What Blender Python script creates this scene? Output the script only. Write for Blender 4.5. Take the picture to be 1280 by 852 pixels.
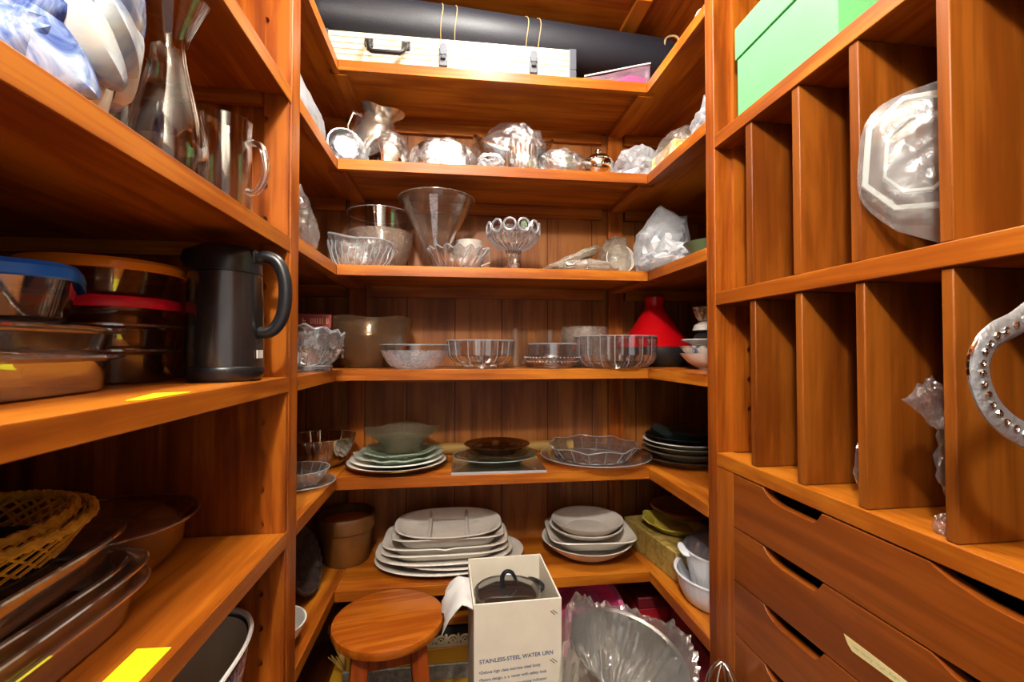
import bpy, bmesh, math, random
from math import sin, cos, pi, radians as R
from mathutils import Vector, Matrix, noise

scene = bpy.context.scene
for o in list(bpy.data.objects):
    bpy.data.objects.remove(o)
col = scene.collection

# ------------------------------------------------------------------ camera, light, exposure
FPX, YAW, PITCH, EYE = 569.0, R(7.2), R(1.1), 1.35
cd = bpy.data.cameras.new('camera'); cam = bpy.data.objects.new('camera', cd); col.objects.link(cam)
cd.sensor_width = 36; cd.lens = FPX / 1280 * 36; cd.clip_start = 0.02
cam.location = (0, 0, EYE); cam.rotation_euler = (pi/2 + PITCH, 0, -YAW)
scene.camera = cam

def lamp(name, loc, power, radius, color):
    l = bpy.data.lights.new(name, 'POINT'); l.energy = power; l.shadow_soft_size = radius; l.color = color
    o = bpy.data.objects.new(name, l); o.location = loc; col.objects.link(o); return o
lamp('pantry_ceiling_lamp', (0.14, 1.10, 2.62), 40, 0.05, (1.0, 0.975, 0.93))
lamp('doorway_ceiling_lamp', (-0.12, -0.25, 2.38), 88, 0.05, (1.0, 0.965, 0.91))
w = bpy.data.worlds.new('world'); scene.world = w; w.use_nodes = True
w.node_tree.nodes['Background'].inputs[0].default_value = (1.0, 0.94, 0.87, 1)
w.node_tree.nodes['Background'].inputs[1].default_value = 0.55
vs = scene.view_settings
vs.view_transform = 'Standard'; vs.look = 'None'; vs.gamma = 1; vs.use_curve_mapping = False
vs.exposure = 0.35

# measured column / row of the 1280x852 photo -> metres at a depth Y into the pantry
SY, CY = sin(YAW), cos(YAW)
def wx(px, Y):
    t = (px - 640) / FPX
    return Y * (SY + t * CY) / (CY - t * SY)
def mm(x, Y): return (x * SY + Y * CY) / FPX
def wz(py, x, Y): return EYE + (437 - py) * mm(x, Y)

# ------------------------------------------------------------------ materials
def s2l(c): return tuple(((v/255)/12.92 if v/255 <= .04045 else ((v/255+.055)/1.055)**2.4) for v in c) + (1,)
def newmat(name):
    m = bpy.data.materials.new(name); m.use_nodes = True
    nt = m.node_tree; nt.nodes.clear()
    out = nt.nodes.new('ShaderNodeOutputMaterial')
    return m, nt, out
def N(nt, kind, **kw):
    n = nt.nodes.new(kind)
    for k, v in kw.items():
        if k.startswith('i_'):
            key = k[2:]; key = int(key) if key.isdigit() else key.replace('_', ' ')
            n.inputs[key].default_value = v
        else: setattr(n, k, v)
    return n
def ramp(nt, fac, stops):
    r = N(nt, 'ShaderNodeValToRGB'); nt.links.new(fac, r.inputs[0])
    el = r.color_ramp.elements
    while len(el) < len(stops): el.new(0.5)
    for e, (p, c) in zip(el, stops): e.position = p; e.color = c
    return r.outputs[0]
def coords(nt, scale, rot=(0,0,0)):
    tc = N(nt, 'ShaderNodeTexCoord'); mp = N(nt, 'ShaderNodeMapping')
    nt.links.new(tc.outputs['Object'], mp.inputs[0]); mp.inputs['Scale'].default_value = scale
    mp.inputs['Rotation'].default_value = rot
    return mp.outputs[0]
def noise_tex(nt, vec, scale, detail=4, rough=.55, dist=0):
    n = N(nt, 'ShaderNodeTexNoise'); nt.links.new(vec, n.inputs['Vector'])
    n.inputs['Scale'].default_value = scale; n.inputs['Detail'].default_value = detail
    n.inputs['Roughness'].default_value = rough; n.inputs['Distortion'].default_value = dist
    return n.outputs[0]
def bump(nt, h, strength, dist=.01):
    b = N(nt, 'ShaderNodeBump'); nt.links.new(h, b.inputs['Height'])
    b.inputs['Strength'].default_value = strength; b.inputs['Distance'].default_value = dist
    return b.outputs[0]

def smooth_path(P, k=6):
    out = []; n_ = len(P); P = [Vector(p) for p in P]
    for i in range(n_-1):
        p0, p1, p2, p3 = P[max(i-1,0)], P[i], P[i+1], P[min(i+2,n_-1)]
        for q in range(k):
            u = q/k; out.append(.5*((2*p1) + (p2-p0)*u + (2*p0-5*p1+4*p2-p3)*u*u + (3*p1-p0-3*p2+p3)*u**3))
    out.append(P[-1]); return out
def wood(name, axis, light, mid, dark, rough=.38, planks=None):
    m, nt, out = newmat(name)
    sc = [14, 14, 14]; sc['xyz'.index(axis)] = 1.1
    v = coords(nt, sc)
    n1 = noise_tex(nt, v, 1.0, 6, .6, .8)
    sc2 = [90, 90, 90]; sc2['xyz'.index(axis)] = 3
    n2 = noise_tex(nt, coords(nt, sc2), 1.0, 3, .6)
    mx = N(nt, 'ShaderNodeMath', operation='MULTIPLY_ADD'); nt.links.new(n2, mx.inputs[0]); mx.inputs[1].default_value = .35
    nt.links.new(n1, mx.inputs[2])
    low = [3.2, 3.2, 3.2]; low['xyz'.index(axis)] = .8
    n3 = noise_tex(nt, coords(nt, low, (.1,.2,.15)), 1.6, 3, .5, 2.2)
    ad = N(nt, 'ShaderNodeMath', operation='MULTIPLY_ADD'); nt.links.new(n3, ad.inputs[0]); ad.inputs[1].default_value = .45
    nt.links.new(mx.outputs[0], ad.inputs[2])
    c = ramp(nt, ad.outputs[0], [(.62, dark), (.86, mid), (1.1, light)])
    bs = N(nt, 'ShaderNodeBsdfPrincipled'); bs.inputs['Roughness'].default_value = rough
    bs.inputs['Specular IOR Level'].default_value = .28
    if planks:
        tc = N(nt, 'ShaderNodeTexCoord'); sep = N(nt, 'ShaderNodeSeparateXYZ'); nt.links.new(tc.outputs['Object'], sep.inputs[0])
        mo = N(nt, 'ShaderNodeMath', operation='WRAP'); nt.links.new(sep.outputs['xyz'.index(planks[0])], mo.inputs[0])
        mo.inputs[1].default_value = planks[1]; mo.inputs[2].default_value = 0
        lt = N(nt, 'ShaderNodeMath', operation='LESS_THAN'); nt.links.new(mo.outputs[0], lt.inputs[0]); lt.inputs[1].default_value = .004
        mixc = N(nt, 'ShaderNodeMix', data_type='RGBA'); nt.links.new(lt.outputs[0], mixc.inputs[0])
        nt.links.new(c, mixc.inputs[6]); mixc.inputs[7].default_value = (.075,.020,.004,1); c = mixc.outputs[2]
    # small pale scratches of wear
    sv = coords(nt, (7, 9, 8), (0.4, 0.3, 0.9)); sn = noise_tex(nt, sv, 3.0, 9, .72)
    sr = ramp(nt, sn, [(.745, (0,0,0,1)), (.80, (.7,.7,.7,1))])
    ms = N(nt, 'ShaderNodeMix', data_type='RGBA'); nt.links.new(sr, ms.inputs[0]); nt.links.new(c, ms.inputs[6])
    ms.inputs[7].default_value = s2l((214,140,76))
    nt.links.new(ms.outputs[2], bs.inputs['Base Color'])
    nt.links.new(bump(nt, n2, .08, .002), bs.inputs['Normal'])
    nt.links.new(bs.outputs[0], out.inputs[0]); return m

WL, WM, WD = (.45,.142,.010,1), (.30,.074,.0045,1), (.15,.028,.0018,1)
woodX = wood('varnished_wood_x', 'x', WL, WM, WD)
woodY = wood('varnished_wood_y', 'y', WL, WM, WD)
woodZ = wood('varnished_wood_z', 'z', (.36,.096,.007,1), (.225,.047,.003,1), (.105,.017,.0012,1))
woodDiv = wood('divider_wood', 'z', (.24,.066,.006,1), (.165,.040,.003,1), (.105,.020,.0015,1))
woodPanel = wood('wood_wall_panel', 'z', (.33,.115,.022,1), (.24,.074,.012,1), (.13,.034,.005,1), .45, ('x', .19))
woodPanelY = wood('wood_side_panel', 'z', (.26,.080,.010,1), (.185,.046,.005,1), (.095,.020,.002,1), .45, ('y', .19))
woodDrawer = wood('drawer_wood', 'y', (.25,.062,.006,1), (.19,.042,.0035,1), (.13,.026,.0022,1), .36)
woodStool = wood('stool_wood', 'x', (.36,.100,.009,1), (.26,.058,.005,1), (.17,.032,.0025,1), .22)
woodStoolZ = wood('stool_leg_wood', 'z', (.27,.050,.006,1), (.19,.030,.004,1), (.10,.015,.002,1), .25)

def plain(name, c, rough=.4, metal=0, spec=.5, bumpn=None, coat=0, vary=None, trans=0, sheen=0):
    m, nt, out = newmat(name)
    b = N(nt, 'ShaderNodeBsdfPrincipled')
    cc = s2l(c); b.inputs['Base Color'].default_value = cc
    b.inputs['Roughness'].default_value = rough; b.inputs['Metallic'].default_value = metal
    b.inputs['Specular IOR Level'].default_value = spec; b.inputs['Coat Weight'].default_value = coat
    v = coords(nt, (1,1,1))
    if vary:
        n = noise_tex(nt, v, vary[1], 5, .6)
        nt.links.new(ramp(nt, n, [(.35, s2l(vary[0])), (.65, cc)]), b.inputs['Base Color'])
    else:
        n = noise_tex(nt, v, 14, 3); k = .9
        nt.links.new(ramp(nt, n, [(.3, (cc[0]*k, cc[1]*k, cc[2]*k, 1)), (.7, cc)]), b.inputs['Base Color'])
    if bumpn:
        nt.links.new(bump(nt, noise_tex(nt, v, bumpn[0], 4), bumpn[1], bumpn[2] if len(bumpn) > 2 else .005), b.inputs['Normal'])
    nt.links.new(b.outputs[0], out.inputs[0]); return m

def thin_glass(name, tint=(1,1,1), refl=1.0, rough=.03, milk=0.0, milkc=(220,222,225), bumpn=None, base=.06, edge=.75, power=2.0):
    m, nt, out = newmat(name)
    t = N(nt, 'ShaderNodeBsdfTransparent'); t.inputs[0].default_value = (*tint, 1)
    g = N(nt, 'ShaderNodeBsdfGlossy'); g.inputs['Roughness'].default_value = rough
    g.inputs[0].default_value = (.95,.95,.95,1)
    lw = N(nt, 'ShaderNodeLayerWeight'); lw.inputs[0].default_value = .5
    pw = N(nt, 'ShaderNodeMath', operation='POWER'); nt.links.new(lw.outputs['Facing'], pw.inputs[0]); pw.inputs[1].default_value = power
    mr = N(nt, 'ShaderNodeMapRange'); nt.links.new(pw.outputs[0], mr.inputs[0])
    mr.inputs[3].default_value = base; mr.inputs[4].default_value = edge * refl
    if bumpn:
        nn = noise_tex(nt, coords(nt, (1,1,1)), bumpn[0], 5, .6, .5); bo = bump(nt, nn, bumpn[1], .006)
        nt.links.new(bo, g.inputs['Normal']); nt.links.new(bo, lw.inputs['Normal'])
    mx = N(nt, 'ShaderNodeMixShader'); nt.links.new(mr.outputs[0], mx.inputs[0])
    nt.links.new(t.outputs[0], mx.inputs[1]); nt.links.new(g.outputs[0], mx.inputs[2]); last = mx
    if milk > 0:
        d = N(nt, 'ShaderNodeBsdfDiffuse'); d.inputs[0].default_value = s2l(milkc)
        tl = N(nt, 'ShaderNodeBsdfTranslucent'); tl.inputs[0].default_value = s2l(milkc)
        a = N(nt, 'ShaderNodeMixShader'); a.inputs[0].default_value = .4
        nt.links.new(d.outputs[0], a.inputs[1]); nt.links.new(tl.outputs[0], a.inputs[2])
        m2 = N(nt, 'ShaderNodeMixShader'); m2.inputs[0].default_value = milk
        if bumpn:
            f = noise_tex(nt, coords(nt, (1,1,1)), bumpn[0]*.7, 4, .65, .8)
            r = N(nt, 'ShaderNodeMapRange'); nt.links.new(f, r.inputs[0]); r.inputs[1].default_value = .3; r.inputs[2].default_value = .75
            r.inputs[3].default_value = milk*.35; r.inputs[4].default_value = min(1, milk*1.7); nt.links.new(r.outputs[0], m2.inputs[0])
        nt.links.new(last.outputs[0], m2.inputs[1]); nt.links.new(a.outputs[0], m2.inputs[2]); last = m2
    nt.links.new(last.outputs[0], out.inputs[0]); return m

def crystal(name, tint=(.97,.98,1), mixt=.35, vor=60, strength=.5, milk=.06):
    m, nt, out = newmat(name)
    g = N(nt, 'ShaderNodeBsdfGlass'); g.inputs[0].default_value = (*tint,1); g.inputs['IOR'].default_value = 1.5; g.inputs['Roughness'].default_value = .02
    t = N(nt, 'ShaderNodeBsdfTransparent'); t.inputs[0].default_value = (*tint,1)
    vo = N(nt, 'ShaderNodeTexVoronoi'); nt.links.new(coords(nt, (1,1,1)), vo.inputs['Vector']); vo.inputs['Scale'].default_value = vor
    bo = bump(nt, vo.outputs['Distance'], strength, .006)
    nt.links.new(bo, g.inputs['Normal'])
    mx = N(nt, 'ShaderNodeMixShader'); mx.inputs[0].default_value = mixt
    nt.links.new(g.outputs[0], mx.inputs[1]); nt.links.new(t.outputs[0], mx.inputs[2])
    gl = N(nt, 'ShaderNodeBsdfGlossy'); gl.inputs['Roughness'].default_value = .06; nt.links.new(bo, gl.inputs['Normal'])
    m1 = N(nt, 'ShaderNodeMixShader'); m1.inputs[0].default_value = .16
    nt.links.new(mx.outputs[0], m1.inputs[1]); nt.links.new(gl.outputs[0], m1.inputs[2])
    d = N(nt, 'ShaderNodeBsdfDiffuse'); d.inputs[0].default_value = (.85,.87,.9,1)
    m2 = N(nt, 'ShaderNodeMixShader'); m2.inputs[0].default_value = milk
    nt.links.new(m1.outputs[0], m2.inputs[1]); nt.links.new(d.outputs[0], m2.inputs[2])
    nt.links.new(m2.outputs[0], out.inputs[0]); return m

def patchy(name, c1, c2, c3, scale, rough=.2, bumpd=.0):
    m, nt, out = newmat(name)
    b = N(nt, 'ShaderNodeBsdfPrincipled'); b.inputs['Roughness'].default_value = rough; b.inputs['Coat Weight'].default_value = .3
    n = noise_tex(nt, coords(nt, (1,1,1)), scale, 4, .6, 1.2)
    nt.links.new(ramp(nt, n, [(.38, s2l(c1)), (.5, s2l(c2)), (.62, s2l(c3))]), b.inputs['Base Color'])
    if bumpd: nt.links.new(bump(nt, n, bumpd), b.inputs['Normal'])
    nt.links.new(b.outputs[0], out.inputs[0]); return m

glass = thin_glass('clear_glass', (.97,.98,.98))
glassBare = thin_glass('plain_clear_glass', (.96,.97,.97), base=.04, edge=.95, power=3.0)
glassPlate = thin_glass('clear_plate_glass', (.95,.95,.95), milk=.07, milkc=(200,196,190), base=.10, edge=.95, power=1.5)
glassBrown = thin_glass('brown_tinted_glass', (.90,.80,.68), base=.10, edge=.85, power=1.4, milk=.03, milkc=(170,120,80))
glintEdge = thin_glass('milky_highlight_glass', (.96,.97,.98), milk=.34, milkc=(222,226,232), base=.30, edge=.95, power=1.2, rough=.08)  # milky white painted in for highlights on glass rims and ribs
glintEdgeB = thin_glass('amber_highlight_glass', (.92,.84,.72), milk=.22, milkc=(190,140,90), base=.25, edge=.95, power=1.2, rough=.08)  # amber milk paints highlights on the brown bowl's rim and ribs
cling = thin_glass('hazy_cling_film', (.96,.96,.96), milk=.17, milkc=(226,228,226), bumpn=(22,.35), rough=.28, base=.05, edge=.32, power=1.8)
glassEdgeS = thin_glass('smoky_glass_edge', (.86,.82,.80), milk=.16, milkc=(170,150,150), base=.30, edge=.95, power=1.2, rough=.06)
glassPyrex = thin_glass('ovenware_glass', (.97,.945,.92), base=.10, edge=.9, rough=.05, power=1.4, milk=.04, milkc=(170,150,150))
glassGreen = thin_glass('greenish_glass', (.88,.93,.88), base=.10, edge=.9, power=1.4, milk=.08, milkc=(140,156,134))
glassSmoke = thin_glass('smoky_glass', (.86,.85,.82), base=.12, edge=.9, power=1.4, milk=.06, milkc=(150,150,140))
glassFrost = thin_glass('frosted_patterned_glass', (.95,.93,.9), milk=.30, milkc=(205,190,178), bumpn=(90,.6), rough=.15)
glassEtch = thin_glass('etched_glass', (.95,.95,.95), milk=.36, milkc=(205,205,212), bumpn=(60,.4), rough=.2)
glassTex = thin_glass('textured_grey_glass', (.9,.88,.83), milk=.34, milkc=(150,138,112), bumpn=(120,.8), rough=.2)
cutGlass = crystal('cut_crystal', vor=55, strength=.5, mixt=.22, milk=.03)
ribGlass = crystal('ribbed_crystal', vor=25, strength=.0, mixt=.22, milk=.0)
film = thin_glass('clear_plastic_film', (.96,.96,.97), milk=.06, milkc=(220,225,235), bumpn=(34,1.0), rough=.06, base=.16, edge=.8, power=1.4)
filmClear = thin_glass('thin_plastic_wrap', (.97,.97,.97), milk=.04, milkc=(222,226,232), bumpn=(26,1.0), rough=.06, base=.10, edge=.7, power=1.6)
bagWhite = thin_glass('white_plastic_bag', (.95,.95,.95), milk=.70, milkc=(196,200,206), bumpn=(16,.5), rough=.3)
bagGrey = thin_glass('cloudy_plastic_bag', (.9,.87,.82), milk=.50, milkc=(190,180,166), bumpn=(24,.6), rough=.25)
foilPaper = plain('pale_tissue_paper', (205,212,224), .6, bumpn=(40,.5,.01))
silver = plain('polished_silver', (225,222,215), .10, 1)
silverWarm = plain('warm_silver', (226,220,205), .2, .9, bumpn=(25,.15))
silverChased = plain('chased_silver', (205,206,208), .16, 1, bumpn=(60,.8,.006))
silverOrn = plain('engraved_silver', (182,184,187), .42, .75, bumpn=(110,.6,.004))
steel = plain('brushed_steel', (200,198,192), .28, 1)
blackMetal = plain('black_metal', (34,36,40), .4, .2)
greyMetal = plain('grey_steel_hardware', (58,62,72), .5, .0)
leather = plain('black_leather', (24,25,32), .5, spec=.35, bumpn=(260,.35,.002))
tan = plain('tan_stitching', (150,120,80), .8)
alu = plain('cream_case', (206,192,164), .35, bumpn=(30,.05))
ceramicW = plain('white_glazed_ceramic', (234,231,224), .16, coat=.4)
ceramicC = plain('cream_glazed_ceramic', (228,221,210), .2, coat=.3)
ceramicE = plain('embossed_cream_ceramic', (222,214,203), .25, bumpn=(70,.45,.004))
corning = plain('white_casserole_ceramic', (232,235,240), .14, coat=.4)
vaseBody = plain('ivory_glaze', (236,228,205), .16, coat=.5)
vaseBlue = patchy('blue_painted_glaze', (70,94,162), (122,146,198), (192,204,226), 24, .18)
vasePale = patchy('pale_blue_glaze', (150,170,205), (214,224,228), (238,240,232), 9, .16)
lidBlue = plain('blue_plastic', (4,104,226), .35)
lidOrange = plain('orange_plastic', (246,146,10), .35)
lidRed = plain('red_plastic', (236,34,62), .35)
blackGloss = plain('black_thermos_shell', (92,88,88), .24, .9, coat=.15)
blackPlastic = plain('black_plastic', (24,24,27), .32)
yellowPaper = plain('fluorescent_yellow_paper', (250,244,10), .6)
tapeMat = plain('cream_masking_tape', (226,212,150), .7)
inkGrey = plain('pencil_grey_ink', (120,122,128), .8)
wicker = plain('yellow_wicker', (214,156,36), .55, vary=((170,112,18), 30))
basketDark = plain('dark_woven_bark', (62,32,14), .8, vary=((24,12,6), 40), bumpn=(60,.8,.01))
terracotta = plain('brown_stoneware', (118,72,22), .5, vary=((84,48,12), 9), bumpn=(30,.2))
redEnamel = plain('red_enamel', (196,8,18), .3)
castIron = plain('black_cast_iron', (38,38,40), .4)
greenBox = plain('green_cardboard', (104,192,122), .5)
greenShade = plain('shaded_green_cardboard', (40,130,66), .6)  # darker green paints shade into the box's bottom lip
cardW = plain('white_cardboard', (226,218,200), .7)
cardIn = plain('white_cardboard_inside', (222,222,220), .75, bumpn=(12,.2))
inkBlue = plain('blue_ink', (64,92,128), .7)
inkDark = plain('dark_staple_metal', (60,52,44), .5)
pinkM = plain('pink_plastic', (206,70,128), .5, bumpn=(120,.25,.003))
redBox = plain('red_fabric_box', (168,12,32), .6)
maroon = plain('maroon_board', (142,48,58), .5)
pinkCloth = plain('magenta_cloth', (222,50,130), .6)
pinkFilm = thin_glass('pink_tinted_plastic', (.96,.84,.92), milk=.16, milkc=(232,200,224), bumpn=(25,.5), rough=.12, base=.15)
goldRim = plain('gold_rim', (205,160,60), .2, 1)
greenPlate = thin_glass('green_white_glass', (.92,.95,.92), milk=.6, milkc=(196,206,192), rough=.08)
patternCream = patchy('blue_rimmed_china', (90,110,150), (228,222,210), (236,230,218), 30)
floral = patchy('green_floral_card', (120,104,44), (148,122,58), (164,138,72), 26, .6)
yellowDish = plain('yellow_ceramic', (206,176,60), .4, vary=((150,140,60), 20))
bookYellow = plain('mustard_box', (204,146,26), .5)
bookGrey = plain('grey_print_cover', (150,144,132), .6, vary=((104,98,88), 60))
bookTeal = plain('teal_cover', (66,140,116), .5)
filiM = plain('white_filigree_paper', (226,212,176), .6)
redBook = plain('red_book_cover', (128,18,14), .5)
letterM = plain('pale_lettering', (220,160,120), .6)
strawM = plain('dry_straw', (170,130,60), .8)
blueGl = thin_glass('cobalt_glass', (.25,.3,.75), base=.1)
patternDish = patchy('purple_leaf_glaze', (70,48,80), (170,160,190), (236,236,242), 40, .2)
dishIn = plain('stone_glaze', (228,216,194), .3)
navyRim = plain('navy_band', (60,72,92), .3)
plaster = plain('painted_plaster', (206,196,178), .8)
floorM = wood('floor_boards', 'y', (.25,.12,.05,1), (.2,.09,.03,1), (.12,.05,.02,1), .5, ('x', .12))
olivePanel = woodZ
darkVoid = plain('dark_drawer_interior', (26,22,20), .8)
drawerStuff = plain('dark_folded_cloth', (52,52,54), .8, bumpn=(20,.4))

# ------------------------------------------------------------------ mesh helpers
class MB:
    def __init__(s): s.v = []; s.f = []
    def add(s, vs, fs):
        k = len(s.v); s.v += [tuple(v) for v in vs]; s.f += [tuple(i + k for i in f) for f in fs]; return s
    def box(s, x0, x1, y0, y1, z0, z1):
        return s.add([(x0,y0,z0),(x1,y0,z0),(x1,y1,z0),(x0,y1,z0),(x0,y0,z1),(x1,y0,z1),(x1,y1,z1),(x0,y1,z1)],
              [(0,3,2,1),(4,5,6,7),(0,1,5,4),(1,2,6,5),(2,3,7,6),(3,0,4,7)])
    def lathe(s, prof, seg=56, c=(0,0,0), sx=1, sy=1, n=2.0, fn=None, loop=False):
        rings = []
        vs = []; fs = []
        for i, (r, z) in enumerate(prof):
            if r <= 1e-6:
                vs.append((c[0], c[1], c[2] + z)); rings.append([len(vs) - 1]); continue
            ring = []
            for k in range(seg):
                th = 2*pi*k/seg
                m = 1.0
                if n != 2: m = (abs(cos(th))**n + abs(sin(th))**n) ** (-1/n)
                rr, zz = (r, z) if fn is None else fn(th, r, z, i)
                vs.append((c[0] + rr*m*sx*cos(th), c[1] + rr*m*sy*sin(th), c[2] + zz)); ring.append(len(vs) - 1)
            rings.append(ring)
        pairs = list(zip(rings, rings[1:]))
        if loop: pairs.append((rings[-1], rings[0]))
        for a, b in pairs:
            if len(a) == 1 and len(b) == 1: continue
            for k in range(seg):
                k2 = (k + 1) % seg
                if len(a) == 1: fs.append((a[0], b[k2], b[k]))
                elif len(b) == 1: fs.append((a[k], a[k2], b[0]))
                else: fs.append((a[k], a[k2], b[k2], b[k]))
        return s.add(vs, fs)
    def tube(s, pts, r, seg=8, closed=False, flat=1.0, up=None):
        pts = [Vector(p) for p in pts]; n = len(pts); vs = []; fs = []
        last = None
        for i, p in enumerate(pts):
            a = pts[i-1] if (i > 0 or closed) else pts[i]; b = pts[(i+1) % n] if (i < n-1 or closed) else pts[i]
            t = (b - a).normalized()
            if last is None: u = Vector(up) if up else (Vector((0,0,1)) if abs(t.z) < .9 else Vector((1,0,0)))
            else: u = last
            u = (u - t * u.dot(t)); u = u.normalized() if u.length > 1e-6 else Vector((1,0,0)); last = u
            w_ = t.cross(u); rr = r(i/(n-1)) if callable(r) else r
            for k in range(seg):
                th = 2*pi*k/seg; vs.append(p + u*rr*flat*cos(th) + w_*rr*sin(th))
        m = n if closed else n - 1
        for i in range(m):
            j = (i+1) % n
            for k in range(seg):
                k2 = (k+1) % seg; fs.append((i*seg+k, i*seg+k2, j*seg+k2, j*seg+k))
        if not closed: fs += [tuple(range(seg))[::-1], tuple((n-1)*seg + k for k in range(seg))]
        return s.add(vs, fs)
    def prism(s, poly, axis, a, b):
        n = len(poly)
        def P(u, v, h): return {'x': (h,u,v), 'y': (u,h,v), 'z': (u,v,h)}[axis]
        vs = [P(u,v,a) for u,v in poly] + [P(u,v,b) for u,v in poly]
        fs = [tuple(range(n))[::-1], tuple(range(n, 2*n))] + [(i, (i+1)%n, n+(i+1)%n, n+i) for i in range(n)]
        return s.add(vs, fs)
    def xf(s, M, start=0):
        for i in range(start, len(s.v)): s.v[i] = tuple(M @ Vector(s.v[i]))
        return s
    def build(s, name, mat, parent=None, loc=(0,0,0), rot=(0,0,0), bevel=0, sharp=38, smooth=True):
        me = bpy.data.meshes.new(name)
        bm = bmesh.new()
        vv = [bm.verts.new(v) for v in s.v]
        for f in s.f:
            try: bm.faces.new([vv[i] for i in f])
            except ValueError: pass
        bmesh.ops.recalc_face_normals(bm, faces=bm.faces[:])
        bm.to_mesh(me); bm.free()
        if smooth:
            me.polygons.foreach_set('use_smooth', [True]*len(me.polygons)); me.set_sharp_from_angle(angle=R(sharp))
        me.materials.append(mat)
        o = bpy.data.objects.new(name, me); col.objects.link(o)
        o.location = loc; o.rotation_euler = rot
        if parent: o.parent = parent
        if bevel:
            b = o.modifiers.new('bevel', 'BEVEL'); b.width = bevel; b.segments = 2; b.limit_method = 'ANGLE'; b.angle_limit = R(40)
        return o

def rim_ring(parent, r, h, fn=None, sx=1, sy=1, w=.0022, seg=96, lift=0, mat=None):
    pts = []
    for k in range(seg):
        th = 2*pi*k/seg; rr, zz = (r, h) if fn is None else fn(th, r, h, 99)
        pts.append(((rr - w)*sx*cos(th), (rr - w)*sy*sin(th), zz + lift))
    return MB().tube(pts, w, 6, closed=True).build('rim', mat or glintEdge, parent)  # pale tube draws the highlight around the rim
def oval_ring(parent, a, b, n, z, w, mat):
    pts = []
    for k in range(112):
        th = 2*pi*k/112; m = (abs(cos(th))**n + abs(sin(th))**n) ** (-1/n)
        pts.append((a*m*cos(th), b*m*sin(th), z))
    return MB().tube(pts, w, 6, closed=True).build('rim', mat, parent)
def rib_lines(parent, prof, n, fn=None, sx=1, sy=1, w=.0015, phase=0, swirl=0, mat=None):
    m = MB()
    for k in range(n):
        pts = []
        for i, (r, z) in enumerate(prof):
            th = 2*pi*k/n + phase + swirl*i; rr, zz = (r, z) if fn is None else fn(th, r, z, 5)
            pts.append(((rr + w*.3)*sx*cos(th), (rr + w*.3)*sy*sin(th), zz))
        m.tube(pts, w, 5)
    return m.build('ribs', mat or glintEdge, parent)  # pale tubes draw highlights along the ridges

def tag(o, label, cat, group=None, kind=None):
    if label: o['label'] = label
    if cat: o['category'] = cat
    if group: o['group'] = group
    if kind: o['kind'] = kind
    return o
def thing(name, label, cat, loc=(0,0,0), rot=(0,0,0), group=None):
    o = bpy.data.objects.new(name, None); col.objects.link(o); o.empty_display_size = .05
    o.location = loc; o.rotation_euler = rot
    return tag(o, label, cat, group)
def struct(o): o['kind'] = 'structure'; return o

def shell(outer, t):
    """closed profile: outer skin from the axis to the rim, then the inner skin back to the axis"""
    P = [Vector((r, z)) for r, z in outer]; inner = []
    for i in range(1, len(P)):
        a = P[i-1]; b = P[min(i+1, len(P)-1)]
        d = (b - a).normalized(); nrm = Vector((-d.y, d.x))
        q = P[i] + nrm * t
        inner.append((max(q.x, .001), q.y))
    inner[-1] = (max(P[-1].x - t, .001), P[-1].y)
    return [tuple(p) for p in P] + inner[::-1] + [(0, P[0].y + t)]
def bowl_outer(r, h, foot, p=.55, k=9, footh=0):
    pts = [(0, 0), (foot*.97, 0), (foot, footh*.5 + .001)]
    for i in range(1, k + 1):
        u = i / k; pts.append((foot + (r - foot) * u**p, footh + .002 + (h - footh - .002) * u))
    return pts
def bowl(name, mat, r, h, foot=.5, t=.004, p=.55, parent=None, loc=(0,0,0), rot=(0,0,0), fn=None, seg=64, sx=1, sy=1, n=2, footh=0, k=9, sharp=38):
    m = MB().lathe(shell(bowl_outer(r, h, r*foot, p, k, footh), t), seg, sx=sx, sy=sy, n=n, fn=fn)
    return m.build(name, mat, parent, loc, rot, sharp=sharp)
def plate_outer(r, h, foot=.62):
    return [(0,0), (r*foot, 0), (r*(foot+.06), h*.25), (r*.82, h*.62), (r*.95, h*.9), (r, h)]
def plate(name, mat, r, h, t=.004, parent=None, loc=(0,0,0), rot=(0,0,0), sx=1, sy=1, n=2, fn=None, foot=.62, seg=64):
    return MB().lathe(shell(plate_outer(r, h, foot), t), seg, sx=sx, sy=sy, n=n, fn=fn).build(name, mat, parent, loc, rot)
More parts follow.
